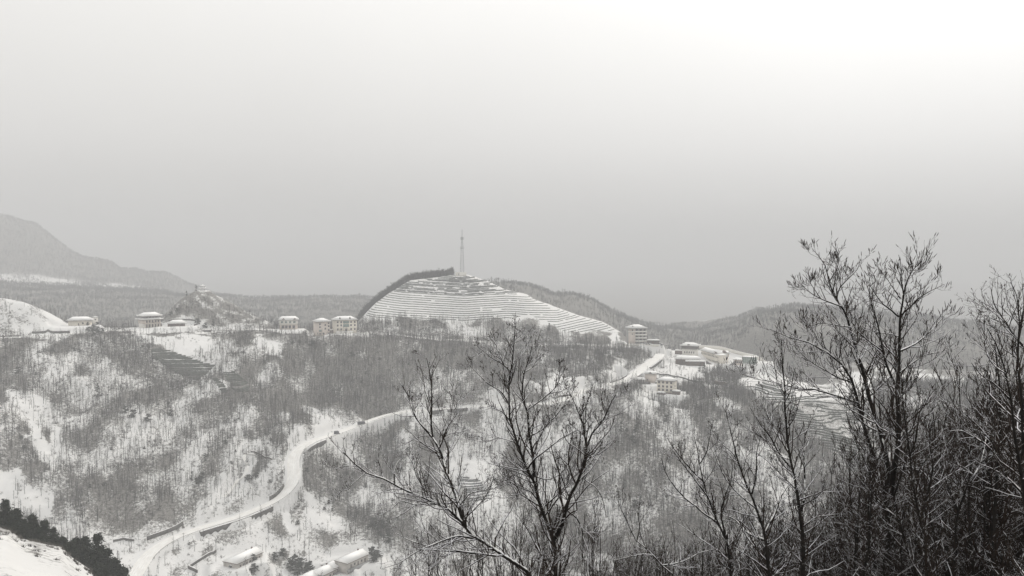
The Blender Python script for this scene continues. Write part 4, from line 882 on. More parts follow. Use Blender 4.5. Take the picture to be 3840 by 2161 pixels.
# valley houses
def farm(px,py,r,L,yaw,lab,wl='farm',dep=10.5,rh=2.4,h=3.4,chim=True):
    z = ground(*P(px,py,r)[:2]); a = root('farmhouse',px,py,r,yaw,lab,'house','farmhouses in the valley')
    walls(a,-L/2,L/2,0,dep,h,wl,3); m = MB()
    for x in (-L/2,L/2): m.add([(x,0,h+.003),(x,dep,h+.003),(x,dep/2,h+rh*.93)],[(0,1,2)])
    m.obj('gable_wall',M[wl],a); ro = roof(a,-L/2,L/2,0,dep,h,rh,'gable',.45,'brown',along='x',sn=.16,th=.3)
    if chim: MB().box(L/2-3,L/2-2.2,dep*.55,dep*.55+.8,h+rh*.6,h+rh+1.0).obj('chimney',M['brown'],ro)
    n = max(2,int(L/5))
    for k in range(n):
        x = -L/2+(k+.5)*L/n; MB().box(x-.55,x+.55,-.08,-.01,0,2.2).obj('door',M['dark'],a)
        if k < n-1: window(a,x+L/n/2,-.02,1.0,1.2,1.2)
    MB().box(-L/2-.3,L/2+.3,-1.6,-.02,-2,-.1).obj('plinth',M['grey'],a); return a
farm(938,2115,530,22,48,'farmhouse with a snowy gable roof beside two parked cars')
farm(1343,2118,530,19,48,'long white farmhouse, uppermost of the row at the bottom edge')
farm(1276,2140,529,9.5,48,'short farmhouse, second from the top of the row',rh=1.8,h=2.7,chim=False)
farm(1238,2168,522,13,48,'farmhouse stepped forward in the row, third from the top')
farm(1182,2192,516,12,48,'farmhouse at the bottom edge, lowest of the row',chim=False)
# walls and hedges drawn on the ground
def gline(pts, n=30, rmin=480):
    q = [hitA(H,x,y,rmin) for x,y in pts]; o = smooth_line(q,n,1); o[:,2] = smp(H,o[:,0],o[:,1]); return o
for pts, h, top, nm, mt, lab, ct in (
  ([(705,2136),(740,2152)],.5,2.0,'yard_wall','wall','short end of the dark overgrown yard wall left of the farmhouse','wall'),
  ([(706,2134),(760,2100),(812,2076)],.5,1.8,'yard_wall','wall','long dark overgrown yard wall left of the farmhouse','wall'),
  ([(552,2033),(610,2008),(688,1976)],.5,2.6,'stone_wall','wall','long dark stone wall above the lower road at left','wall'),
  ([(424,2033),(465,2028),(502,2032)],.5,1.4,'stone_wall','wall','short dark wall left of the long stone wall above the lower road','wall'),
  ([(940,1698),(980,1713),(1020,1730)],.3,1.2,'stone_wall','wall','thin dark wall on the snowy bank left of the road bend','wall'),
  ([(2454,1404),(2500,1407),(2530,1416),(2570,1423),(2628,1434)],.3,1.2,'path_wall','wall','thin dark wall of the path running right from behind the white house','wall'),
  ([(2676,1440),(2700,1444),(2728,1450)],.5,3.0,'stone_wall','brown','short dark stone wall in the snow left of the right terraces','wall'),
  ([(2640,1358),(2700,1378),(2720,1374),(2770,1342)],1,-.2,'foundation_wall','wall','dark foundation wall','wall'),
  ([(628,1250),(700,1254),(760,1254),(800,1250)],3.4,.2,'ledge_wall','wall','dark wall under the snowy parking ledge below the ridge road','wall'),
  ([(632,1206),(680,1204),(720,1206),(738,1212),(728,1222)],.3,1.6,'courtyard_wall','wall','curved dark courtyard wall round the snow bank beside the temple style building','wall'),
  ([(120,1252),(200,1251),(262,1250)],.3,2.0,'roadside_wall','wall','dark wall at the foot of the white quarried bank at far left','wall'),
  ([(2130,1486),(2100,1492),(2080,1497)],1,1.2,'stone_wall','wall','short retaining wall beside the road behind the tall foreground tree','wall')):
    if nm == 'foundation_wall': continue
    wall_strip(gline(pts), h, .45, M[mt], nm, dz=top, label=lab, cat=ct)
o = smooth_line([P(2612,1296,945),P(2700,1301,952),P(2770,1320,948),P(2840,1338,935),P(2880,1362,925)],40,3)
wall_strip(o,3,.4,M['white'],'parapet_wall',dz=.6,label='low white parapet curving round the back of the snowy plateau',cat='wall')
f = smooth_line([P(2648,1352,893),P(2684,1374,890),P(2720,1380,888),P(2758,1352,893)],24,1)
wall_strip(f,6.5,.5,M['wall'],'foundation_wall',dz=-.2,label='dark foundation wall under the long cream guest house',cat='wall')
m = MB(); e = gline([(632,1247),(700,1249),(760,1249),(798,1247)],20); e[:,2] = e[0:1,2]*0+e[:,2].max()
# vehicles, people, posts
def car(px,py,yaw,lab,L=4.4,W=1.8,van=False,snow=True,paint='paint',group=None,cat='car'):
    p = hitA(H,px,py,480); az,_ = ray(px,py); a = bpy.data.objects.new('parked_van' if van else 'parked_car',None); COL.objects.link(a)
    a.location = p+np.array([0,0,.1]); a.rotation_euler = (0,0,-float(az)+math.radians(yaw)); tag(a,lab,cat,group); h = 1.0 if not van else 2.2
    V = [(-L/2,-W/2,.3),(L/2,-W/2,.3),(L/2,W/2,.3),(-L/2,W/2,.3),(-L/2,-W/2,.85),(L/2,-W/2,.75),(L/2,W/2,.75),(-L/2,W/2,.85)]
    MB().add(V,[(0,3,2,1),(4,5,6,7),(0,1,5,4),(1,2,6,5),(2,3,7,6),(3,0,4,7)]).obj('body',M[paint],a)
    x0,x1,x2,x3 = (-L/2+.15,-L/2+.5,L/2-1.6,L/2-1.0) if not van else (-L/2+.05,-L/2+.1,L/2-.9,L/2-.35); zt = 1.42 if not van else 2.5; w2 = W/2-.12
    MB().add([(x0,-W/2+.03,.86),(x3,-W/2+.03,.86),(x3,W/2-.03,.86),(x0,W/2-.03,.86),(x1,-w2,zt),(x2,-w2,zt),(x2,w2,zt),(x1,w2,zt)],[(0,3,2,1),(4,5,6,7),(0,1,5,4),(1,2,6,5),(2,3,7,6),(3,0,4,7)]).obj('cabin',M['glass' if not van else paint],a)
    if snow: MB().box(x1-.05,x2+.05,-w2-.03,w2+.03,zt+.003,zt+.17).box(x3+.1,L/2-.02,-W/2+.05,W/2-.05,.88,1.0).obj('snow',M['roofsnow'],a)
    for sx in (-L/2+.8,L/2-.8):
        for sy in (-W/2,W/2):
            wv,wf = tube_arrays(np.array([[[sx,sy-.1,.32],[sx,sy+.1,.32]]]),np.array([[.33,.33]]),10); link('wheel',newmesh('wheel',wv,wf,M['tyre']),a)
car(856,2116,12,'snow covered car parked behind another beside the farmhouse gable',group='cars beside the farmhouse'); car(873,2127,35,'car with a snowy roof parked nearest the farmhouse wall',group='cars beside the farmhouse')
car(1356,1593,18,'dark truck on the road right of the bend, farther from it',L=6.4,W=2.3,van=True,snow=False,cat='truck',group='dark trucks on the snowy road'); car(1263,1629,20,'small dark truck on the road just past the bend',L=4.2,W=1.9,van=True,snow=False,cat='truck',group='dark trucks on the snowy road')
for k,(qx,qy) in enumerate(((2421,1293),(2440,1294),(2474,1291),(2484,1296),(2500,1297),(2520,1292))):
    car(qx,qy,rng.uniform(-25,25),['dark car behind the white yard wall by the tall block','snowy car beside the low shed by the tall block','snow covered car right of the low shed','snow covered car on the yard edge, lower of a pair','snow covered car near the trees left of the temple roofed hall','snow covered van like car just left of the temple roofed hall'][k],group='snowed in cars on the ridge yard')
def person(px,py,lab,face=0,s=1.0):
    p = hitA(H,px,py,480); J = [(0,0,.95),(0,0,1.25),(0,0,1.45),(0,0,1.52),(0,.0,1.64),(.11,0,.88),(.13,.06,.47),(.14,0,.06),(.15,.0-.14,.03),(-.11,0,.88),(-.12,-.1,.48),(-.13,.08,.06),(-.14,-.05,.03),(.2,0,1.42),(.25,.03,1.14),(.24,-.1,.92),(-.2,0,1.42),(-.25,-.05,1.14),(-.23,-.14,.92)]
    E = [(0,1),(1,2),(2,3),(3,4),(0,5),(5,6),(6,7),(7,8),(0,9),(9,10),(10,11),(11,12),(2,13),(13,14),(14,15),(2,16),(16,17),(17,18)]
    R_ = [.15,.16,.13,.06,.1,.1,.07,.05,.045,.1,.07,.05,.045,.07,.05,.04,.07,.05,.04]
    me = bpy.data.meshes.new('person'); me.from_pydata(J,E,[]); o = link('person',me,None,p,face); o.scale = (s,s,s)
    md = o.modifiers.new('skin','SKIN'); o.modifiers.new('sub','SUBSURF').render_levels = 1; o.modifiers['sub'].levels = 1
    for v,r_ in zip(me.skin_vertices[0].data,R_): v.radius = (r_,r_)
    me.skin_vertices[0].data[0].use_root = True; me.materials.append(M['cloth']); tag(o,lab,'person')
    MB().lathe([(0,1.55),(.07,1.57),(.10,1.64),(.10,1.72),(.06,1.79),(0,1.80)],8).obj('hood',M['cloth'],o)
person(1243,1643,'person in dark clothes walking on the snowy road beside the small dark truck',.4)
def post(px,py,h,lab,w=.14,arm=False,group=None):
    p = hitA(H,px,py,480); a = bpy.data.objects.new('utility_pole' if arm else 'roadside_post',None); COL.objects.link(a); a.location = p; tag(a,lab,'pole' if arm else 'post',group)
    MB().lathe([(w,-.6),(w*.7,h),(0,h+.02)],7).obj('shaft',M['dark'],a)
    if arm:
        ar = MB().box(-.9,.9,-.07,.07,h-.8,h-.66).obj('crossarm',M['dark'],a)
        for x in (-.75,0,.75): MB().lathe([(.05,h-.66),(.08,h-.5),(0,h-.42)],6,(x,0)).obj('insulator',M['grey'],ar)
    else: MB().box(-.16,.16,-w-.06,-w-.01,h-.5,h-.1).obj('marker_plate',M['dark'],a)
post(1377,1592,7.5,'utility pole beside the road past the far dark truck',arm=True)
post(2268,1446,3.2,'pole at the left of the road bend below the wooded bluff',arm=True)
post(2487,1358,4.5,'pole on the snowy bank left of the long shed',arm=True)
post(688,2028,5,'pole beside the lower road at left',arm=True)
for k,(qx,qy,h) in enumerate(((1135,1843,3.6),(1155,1822,3.4),(1110,1864,3.2),(1284,1630,1.6),(1086,1668,1.4),(1098,1665,1.4))):
    post(qx,qy,h,['dark post at the outer road edge below the bend, middle of three','dark post at the outer road edge below the bend, uppermost of three','dark post at the outer road edge below the bend, lowest of three','short post right of the small dark truck','short post on the inner snowy bank above the bend, left one','short post on the inner snowy bank above the bend, right one'][k],.2 if k<3 else .12,group='dark roadside posts')
# ------------------------------------------------------------------ bare trees in the foreground
rg2 = np.random.default_rng(21)
def unit(v): return v/np.maximum(np.linalg.norm(v, axis=-1, keepdims=True), 1e-9)
def sprout(Pp, Rp, per, frac, ang, k, up=.25, t0=.12, t1=1., rfrac=.5, rmin=.002, curl=.25, lmin=.03, lens=None, taper=.35):
    """side shoots on every parent polyline"""
    Nn, kp, _ = Pp.shape; L_ = np.linalg.norm(np.diff(Pp,axis=1),axis=2).sum(1) if lens is None else lens
    cnt = rg2.poisson(np.broadcast_to(per, (Nn,))); idx = np.repeat(np.arange(Nn), cnt)
    if len(idx) == 0: return np.zeros((0,k,3)), np.zeros((0,k))
    t = t0+(t1-t0)*rg2.random(len(idx)); f = t*(kp-1); j = np.minimum(f.astype(int), kp-2); u = (f-j)[:,None]
    o = Pp[idx,j]*(1-u)+Pp[idx,j+1]*u; T = unit(Pp[idx,j+1]-Pp[idx,j]); r0 = (Rp[idx,j]*(1-u[:,0])+Rp[idx,j+1]*u[:,0])
    q = unit(np.cross(T, rg2.normal(size=T.shape))); a = np.radians(rg2.normal(ang, 11, len(idx)))[:,None]
    d = unit(T*np.cos(a)+q*np.sin(a)+[0,0,up*.5]); ln = np.maximum(L_[idx]*frac*(1.1-.75*t)*(.5+.9*rg2.random(len(idx))), lmin)
    out = np.empty((len(idx),k,3)); out[:,0] = o
    for s in range(1,k):
        d = unit(d+np.array([0,0,up*.35])+rg2.normal(0,curl*1.05,d.shape)); out[:,s] = out[:,s-1]+d*(ln/(k-1))[:,None]
    rs = np.maximum(np.minimum(r0*rfrac, ln*.013+rmin), rmin); R_ = rs[:,None]*np.linspace(1,taper,k)[None]
    return out, np.maximum(R_, rmin*.6)
def resample(p, n):
    p = np.asarray(p,float); d = np.r_[0,np.cumsum(np.linalg.norm(np.diff(p,axis=0),axis=1))]
    q = np.linspace(0,d[-1],n); return np.stack([np.interp(q,d,p[:,c]) for c in range(p.shape[1])],1)
BARK = snowy('near_bark', (.008,.007,.006), (.022,.018,.015), 1.12, 1.26, 7.)
TWIG = snowy('near_twig', (.014,.010,.008), (.045,.033,.025), 0.96, 1.14, 14.)
TWIGB = snowy('thicket_twig', (.012,.008,.006), (.036,.024,.017), 1.16, 1.30, 9.)
SNOWC = M['snow']
def snow_caps(Pm, Rm, thr=.35, keep=.55):
    """little ridges of snow lying on limbs that lean over, with gaps"""
    segs = []; rad = []
    for p, r in zip(Pm, Rm):
        n = len(p)
        for i in range(0, n-2, 1):
            d = p[i+2]-p[i]; dl = np.linalg.norm(d)
            if dl < 1e-6: continue
            lean = math.hypot(d[0],d[1])/dl
            if lean > thr and rg2.random() < keep*lean+.1:
                s = p[i:i+3].copy(); s[:,2] += r[i:i+3]*.55; segs.append(s); rad.append(r[i:i+3]*[.5,.85,.5])
    return tube_arrays(np.array(segs), np.array(rad), 5) if segs else None
def traced_tree(name, rd, limbs, label, sh=(7,.34), tw=(6,.5), tp=(3,.5), scale_r=1., catkin=False, seed=0, spread=.10, up=.25, group=None, tmin=.0026, k_side=46):
    """limbs: list of (points in picture px, start radius, end radius); each gets its own depth in the crown"""
    global rg2; rg2 = np.random.default_rng(seed)
    Ls = []; done = []
    for li, (pts, ra, rb) in enumerate(limbs):
        pts = resample(pts, max(8, int(len(pts)*2.2))); n = len(pts); ln = np.linalg.norm(np.diff(pts,axis=0),axis=1).sum()/FPX*rd
        d0 = 0.
        if done:
            bd = 1e9
            for (pp, dd) in done:
                q = np.hypot(pp[:,0]-pts[0,0], pp[:,1]-pts[0,1]); kq = q.argmin()
                if q[kq] < bd: bd = q[kq]; d0 = dd[kq]
        slope = rg2.normal(0, .35)*ln if li else 0.
        wob = np.cumsum(rg2.normal(0, .02*ln, n))*.5
        dep = d0+slope*np.linspace(0,1,n)+wob-wob[0]
        jit = np.cumsum(rg2.normal(0,.9,(n,2)),0); jit -= jit[0]; jit *= .6
        X = np.array([P(a+j[0], b_+j[1], rd+dd) for (a,b_),dd,j in zip(pts, dep, jit)])
        if li == 0 or pts[0,1] > 2140:
            g = X[0].copy(); g[2] = ground(g[0],g[1])-.1
            if g[2] < X[0,2]-.05: X = np.vstack([g, X]); dep = np.r_[dep[0],dep]; pts = np.vstack([pts[0],pts])
        done.append((pts, dep)); X = resample(X, 14 if ln < 1.2 else 26); Ls.append((X, np.linspace(ra,rb,len(X))*(.95 if rd<15 else .9)))
    o = bpy.data.objects.new(name, None); COL.objects.link(o); base = Ls[0][0][0].copy(); o.location = base; tag(o, label, 'tree', group); o.empty_display_size = .3
    off = -base
    big = [l for l in Ls if len(l[0])==26]; sm = [l for l in Ls if len(l[0])==14]
    V, F = cat_mesh([tube_arrays(np.array([l[0] for l in g]), np.array([l[1] for l in g]), 7) for g in (big,sm) if g])
    link('trunk', newmesh('trunk', V+off, F, BARK, True), o)
    sc_ = snow_caps([l[0] for l in Ls],[l[1] for l in Ls],.3,.75)
    if sc_: link('snow', newmesh('snow', sc_[0]+off, sc_[1], SNOWC, True), o)
    A = []; 
    for (X,Rr), n in [(l, len(l[0])) for l in Ls]:
        ln = np.linalg.norm(np.diff(X,axis=0),axis=1).sum(); A.append((X,Rr,ln))
    s1 = []
    for X,Rr,ln in A:
        vis = X[:,2] > -.48*np.hypot(X[:,0],X[:,1]); 
        if vis.sum() < 3: continue
        X2, R2 = X[vis], Rr[vis]; ln2 = np.linalg.norm(np.diff(X2,axis=0),axis=1).sum()
        s1.append(sprout(X2[None], R2[None], sh[0]*ln2/(rd*.05), sh[1], k_side, 6, up, .1, 1., .6, tmin*1.3, .16, lens=np.array([min(ln2, rd*.11)])))
    S1 = np.concatenate([s[0] for s in s1]); R1 = np.concatenate([s[1] for s in s1])
    # tips of the limbs carry on as leaders
    S2, R2 = sprout(S1, R1, tw[0], tw[1], 38, 5, up, .1, 1., .7, tmin, .2, lmin=.004*rd)
    S3, R3 = sprout(S2, R2, tp[0], tp[1], 36, 4, up*1.2, .15, 1., .8, tmin*.85, .2, lmin=.003*rd)
    parts = [tube_arrays(S1, R1, 4), tube_arrays(S2, R2, 3), tube_arrays(S3, R3, 3)]
    if catkin:
        E = np.concatenate([S3[:,-2:], S2[:,-2:]]); m = rg2.random(len(E)) < .42; E = E[m]; d = unit(unit(E[:,1]-E[:,0])+[0,0,.5]); Lc = (.05+.07*rg2.random(len(E)))*rd/15
        tq = np.array([0,.25,.7,1.]); C = E[:,1][:,None]+d[:,None]*(tq[None,:,None]*Lc[:,None,None]); parts.append(tube_arrays(C, np.array([.5,1.2,1.0,.25])[None]*np.full((len(E),1),.0044*rd/15), 4))
    else:
        E = S3[:,-1]; m = rg2.random(len(E)) < .18; E = E[m]; C = E[:,None]+np.array([0,.4,1])[None,:,None]*np.array([.1,.1,-1.])[None,None]*.02*rd/12; parts.append(tube_arrays(C, np.tile(np.array([.2,1.2,.3])*.005*rd/12,(len(E),1)), 4))
    V, F = cat_mesh(parts); link('crown', newmesh('crown', V+off, F, TWIG), o)
    print(name, len(S1), len(S2), len(S3)); return o
T1 = [([(1999,2161),(1949,2121),(1895,2092),(1840,2045),(1795,2066-40),(1765,2008),(1745,1977),(1715,1937),(1675,1902),(1631,1882),(1586,1863),(1521,1838),(1467,1808),(1422,1783),(1372,1773),(1337,1748),(1318,1723),(1288,1698)],.050,.008),
 ([(1745,1977),(1720,1902),(1710,1853),(1695,1828),(1680,1778),(1660,1718),(1648,1684),(1623,1639),(1586,1599),(1556,1559),(1544,1524),(1536,1485),(1506,1440)],.032,.006),
 ([(1623,1639),(1618,1599),(1621,1529),(1621,1440),(1612,1385),(1602,1345)],.016,.004),
 ([(1648,1684),(1665,1620),(1700,1560),(1712,1510),(1745,1480)],.012,.004),
 ([(1631,1882),(1590,1835),(1560,1785),(1548,1735),(1530,1710)],.012,.004),
 ([(1480,1815),(1478,1770),(1490,1730),(1520,1712),(1550,1700)],.009,.003),
 ([(1337,1748),(1305,1748),(1260,1752),(1215,1757)],.007,.003),
 ([(1372,1773),(1340,1800),(1310,1825),(1262,1850)],.007,.003),
 ([(1645,1888),(1600,1888),(1550,1892),(1505,1870),(1470,1905),(1410,1935)],.010,.003),
 ([(1775,2020),(1715,2008),(1675,2022),(1611,2046),(1561,2066),(1500,2110),(1440,2130)],.018,.004),
 ([(1860,2085),(1800,2074),(1745,2069),(1685,2064),(1626,2061),(1596,2041),(1541,2027),(1487,1997)],.020,.004),
 ([(1720,1902),(1755,1855),(1800,1840),(1850,1835),(1900,1810)],.010,.003),
 ([(1735,1950),(1790,1900),(1830,1850),(1850,1790)],.010,.003)]
traced_tree('bare_tree', 12, T1, 'leaning bare tree in the lower centre with one snowy limb reaching left over the road', (8,.62),(5.4,.46),(3,.42), seed=3, tmin=.0024)
T2 = [([(2084,2161),(2086,2061),(2079,2022),(2059,1977),(2029,1897),(2014,1848),(2004,1788),(1979,1758),(1969,1738),(1945,1664),(1925,1599),(1912,1549),(1915,1490),(1912,1440),(1925,1380),(1932,1300),(1938,1222)],.055,.005),
 ([(2004,1788),(2002,1728),(1984,1639),(1977,1539),(1954,1490),(1962,1400),(1985,1340),(1995,1290)],.028,.005),
 ([(2079,2022),(2109,1967),(2123,1912),(2138,1858),(2158,1823),(2183,1758),(2193,1718),(2198,1674),(2218,1624),(2258,1579),(2278,1539),(2288,1510),(2307,1480)],.034,.005),
 ([(2198,1674),(2188,1589),(2178,1564),(2158,1515),(2138,1470)],.014,.004),([(2178,1564),(2200,1520),(2215,1470),(2225,1440)],.008,.003),
 ([(2258,1579),(2290,1565),(2330,1550),(2350,1545)],.008,.003),
 ([(1979,1758),(2004,1723),(2059,1684),(2109,1644),(2168,1614)],.016,.005),([(2044,1897),(2099,1848),(2138,1798),(2178,1763),(2218,1738)],.014,.004),
 ([(2123,1912),(2163,1942),(2183,1982),(2188,2037),(2186,2111)],.012,.004),([(2193,1800),(2240,1830),(2265,1880),(2275,1940)],.008,.003),
 ([(2029,1897),(1990,1840),(1950,1830),(1905,1800),(1860,1795)],.012,.004),([(1945,1900),(1935,1840),(1890,1780),(1862,1740)],.016,.005),
 ([(1945,1664),(1905,1650),(1870,1640),(1820,1660),(1780,1650)],.011,.003),([(1925,1599),(1890,1550),(1850,1530),(1800,1545)],.010,.003),
 ([(1912,1520),(1880,1470),(1830,1440),(1790,1400),(1760,1370)],.012,.003),([(1920,1400),(1880,1360),(1840,1340),(1790,1300)],.010,.003),([(1890,1365),(1865,1310),(1850,1260)],.007,.003),
 ([(1962,1400),(2010,1370),(2040,1320),(2060,1290)],.008,.003),([(1977,1539),(2030,1500),(2080,1460),(2110,1400)],.013,.004),([(2060,1475),(2100,1470),(2150,1440)],.007,.003),([(2095,1430),(2100,1380),(2095,1350)],.006,.003),
 ([(1984,1639),(2040,1610),(2090,1560),(2120,1520)],.010,.003),([(2004,1788),(2060,1800),(2110,1770),(2150,1700),(2160,1640)],.010,.003)]
traced_tree('bare_tree', 12.5, T2, 'tall forked bare tree in the centre foreground, rising in front of the road and hillside', (8,.62),(5.6,.46),(3.2,.42), seed=5, tmin=.0024)
T3 = [([(3337,2161),(3332,2037),(3327,1912),(3324,1863),(3312,1828),(3287,1763),(3272,1689),(3247,1614),(3227,1539),(3217,1490),(3205,1449),(3195,1410),(3166,1372),(3149,1343),(3118,1323),(3084,1304),(3045,1285),(3012,1270),(2959,1261),(2886,1229)],.10,.007),
 ([(3324,1845),(3332,1763),(3317,1689),(3302,1614),(3275,1540),(3256,1470),(3240,1400),(3222,1340),(3207,1290),(3190,1232),(3176,1179),(3161,1150),(3137,1121),(3118,1080),(3108,1030),(3094,981),(3070,955),(3050,932)],.062,.006),
 ([(3340,1850),(3352,1763),(3368,1679),(3370,1589),(3364,1500),(3366,1430),(3369,1343),(3371,1270),(3371,1188),(3381,1150),(3388,1101),(3393,1068),(3410,1030),(3422,1010),(3445,990),(3456,981)],.066,.006),
 ([(3388,1101),(3378,1053),(3379,1005),(3369,957)],.014,.004),([(3422,1010),(3412,970),(3398,935)],.01,.004),([(3430,1000),(3458,965),(3466,945)],.01,.004),([(3410,1015),(3450,1012),(3480,1008)],.008,.004),
 ([(3371,1319),(3432,1290),(3480,1251),(3514,1217),(3552,1169)],.024,.005),([(3371,1188),(3407,1159),(3441,1121),(3480,1097),(3538,1068)],.020,.005),
 ([(3369,1188),(3340,1164),(3311,1145),(3292,1121),(3263,1077),(3258,1043)],.018,.004),([(3376,1120),(3350,1080),(3330,1050),(3300,1010),(3280,990)],.014,.004),
 ([(3354,1439),(3330,1386),(3311,1328),(3301,1261),(3282,1193),(3263,1130),(3258,1063)],.026,.005),([(3306,1314),(3263,1285),(3224,1251),(3195,1217),(3190,1170)],.016,.004),
 ([(3195,1434),(3137,1415),(3089,1386),(3050,1362),(3012,1333),(2978,1294)],.020,.004),
 ([(3219,1512),(3147,1488),(3113,1478),(3050,1459),(3002,1463),(2973,1454),(2901,1434),(2828,1422),(2780,1405)],.026,.005),
 ([(3156,1150),(3118,1135),(3079,1121),(3050,1106),(3012,1072),(2973,1080)],.020,.004),([(3079,1121),(3050,1080),(3030,1050),(3010,1030)],.010,.004),
 ([(3190,1227),(3118,1217),(3079,1208),(3040,1225),(3005,1195)],.016,.004),([(3149,1343),(3152,1300),(3160,1270),(3185,1262)],.010,.004),([(3118,1323),(3075,1290),(3050,1240),(3010,1200)],.012,.004),
 ([(3137,1121),(3150,1080),(3185,1045),(3220,1010),(3228,970)],.014,.004),([(3108,1060),(3140,1010),(3148,970),(3138,935)],.012,.004),([(3094,981),(3060,960),(3035,950),(3032,930)],.008,.004),
 ([(3371,1400),(3410,1370),(3470,1330),(3530,1320),(3580,1300)],.016,.004),([(3362,1500),(3420,1450),(3440,1400),(3450,1350)],.016,.004),([(3230,1540),(3200,1500),(3190,1460)],.01,.004),
 ([(3240,1400),(3270,1370),(3310,1340),(3350,1320)],.012,.004),([(3222,1340),(3250,1280),(3260,1230)],.01,.004),([(3272,1689),(3230,1640),(3215,1580)],.012,.004),([(3332,1760),(3390,1700),(3420,1640)],.012,.004)]
traced_tree('bare_tree', 18, T3, 'tallest bare tree at right with thick budding twig tips against the sky', (8.5,.58),(4.6,.46),(2.2,.45), catkin=True, seed=9, up=.24, tmin=.0027)
T4 = [([(3009,2161),(3014,2037),(2999,1937),(2989,1838),(2969,1758),(2954,1689),(2949,1614),(2944,1564),(2939,1515),(2942,1465),(2937,1420),(2931,1372),(2930,1270)],.070,.006),
 ([(2999,1937),(3020,1860),(3018,1780),(3012,1700),(3020,1640),(3010,1580)],.026,.005),([(2969,1758),(2920,1700),(2890,1640),(2850,1590),(2815,1530)],.022,.005),([(2954,1689),(2900,1610),(2880,1560),(2860,1500)],.018,.004),
 ([(2949,1614),(2985,1560),(3000,1500),(3010,1460)],.014,.004),([(2939,1515),(2965,1470),(2975,1420),(2985,1380)],.012,.004),([(2941,1480),(2915,1430),(2905,1390),(2900,1330)],.010,.004),
 ([(2989,1838),(2930,1780),(2880,1730),(2830,1690)],.014,.004),([(3005,1980),(3060,1940),(3120,1930),(3150,1925)],.016,.004),([(2995,1900),(3040,1880),(3080,1850),(3095,1800)],.012,.004)]
traced_tree('bare_tree', 15, T4, 'slim upright bare tree just left of the tallest right hand tree', (6.5,.6),(4.6,.46),(2.6,.45), seed=11, tmin=.0025, up=.24)
T5 = [([(2884,2161),(2879,2086),(2869,1997),(2840,1912),(2820,1853),(2800,1818),(2780,1758),(2765,1718),(2757,1670),(2740,1610),(2725,1539)],.060,.005),
 ([(2869,1997),(2905,1930),(2930,1860),(2955,1820),(2990,1790)],.02,.005),([(2879,2030),(2820,2010),(2790,1990),(2760,1950),(2730,1935),(2685,1925)],.026,.005),
 ([(2840,1912),(2790,1870),(2750,1830),(2720,1790),(2690,1720),(2650,1650)],.016,.004),([(2780,1758),(2750,1700),(2700,1660),(2680,1640)],.012,.004),([(2820,1853),(2835,1780),(2835,1700),(2850,1640)],.014,.004)]
traced_tree('bare_tree', 14, T5, 'bare tree with a single snow lined limb, second to the left of the tallest tree', (6.5,.6),(4.6,.46),(2.6,.45), seed=13, tmin=.0025, up=.24)
T6 = [([(2740,2161),(2735,2061),(2725,2022),(2695,1962),(2675,1912),(2655,1863),(2640,1808),(2626,1738),(2616,1664),(2606,1639)],.050,.005),
 ([(2729,2022),(2685,1947+8),(2640,1927),(2606,1897),(2571,1873),(2521,1818),(2491,1768),(2476,1718)],.022,.004),([(2725,2022),(2700,1930),(2715,1870),(2740,1800),(2745,1740)],.018,.004),
 ([(2640,1808),(2590,1760),(2550,1710),(2520,1670),(2505,1640)],.014,.004),([(2655,1863),(2600,1790),(2560,1740),(2530,1700),(2512,1680)],.014,.004),([(2626,1738),(2650,1700),(2660,1650),(2665,1610)],.010,.004)]
traced_tree('bare_tree', 14, T6, 'bare tree with long limbs sweeping up to the left, left of the snow lined limb', (6.5,.6),(4.6,.46),(2.6,.45), seed=17, tmin=.0025, up=.24)
T8 = [([(2531,2161),(2481,2121),(2447,2081),(2407,2041),(2387,2032),(2362,1982),(2342,1937),(2317,1887),(2310,1858)],.030,.004),
 ([(2447,2081),(2400,2078),(2350,2090),(2300,2100)],.012,.004),([(2481,2121),(2560,2110),(2620,2075),(2680,2060)],.012,.004),([(2387,2032),(2400,1980),(2390,1930),(2400,1880)],.010,.003)]
traced_tree('bare_tree', 13, T8, 'low bare tree leaning left at the bottom, just right of the centre tree', (6.5,.6),(4.6,.46),(2.6,.45), seed=19, tmin=.0025, up=.24)
T9 = [([(3900,2100),(3860,1960),(3840,1848),(3774,1798),(3744,1713),(3724,1654),(3675,1604),(3625,1554)],.085,.008),([(3900,1420),(3840,1304),(3803,1261),(3774,1208),(3745,1169),(3726,1130),(3720,1080)],.028,.005),
 ([(3850,1900),(3800,1620),(3790,1500),(3770,1400),(3740,1300),(3700,1230)],.034,.005),([(3840,1700),(3830,1500),(3815,1350),(3825,1200),(3810,1090),(3790,1060)],.034,.005),([(3820,1250),(3840,1150),(3835,1080)],.014,.004),
 ([(3744,1713),(3690,1660),(3600,1610),(3540,1620)],.020,.004),([(3790,1500),(3730,1440),(3680,1410),(3640,1360)],.016,.004),([(3770,1400),(3720,1370),(3690,1300),(3690,1180)],.012,.004)]
traced_tree('bare_tree', 15, T9, 'bare tree leaning in from the right edge of the picture', (7.5,.6),(4.6,.46),(2.6,.45), seed=23, tmin=.0027, up=.3)
T10 = [([(3476,2161),(3466,2012),(3441,1912),(3421,1813),(3411,1713),(3396,1614),(3380,1500),(3385,1420)],.060,.006),([(3450,1950),(3480,1850),(3500,1750),(3480,1650),(3500,1560)],.026,.005),([(3421,1813),(3460,1740),(3490,1700),(3530,1650)],.018,.004),([(3411,1713),(3440,1640),(3445,1560),(3470,1500)],.018,.004)]
traced_tree('bare_tree', 16, T10, 'thin dark stemmed tree close to the right of the tallest tree', (7,.58),(4.6,.46),(2.6,.45), seed=29, tmin=.0034, up=.45)
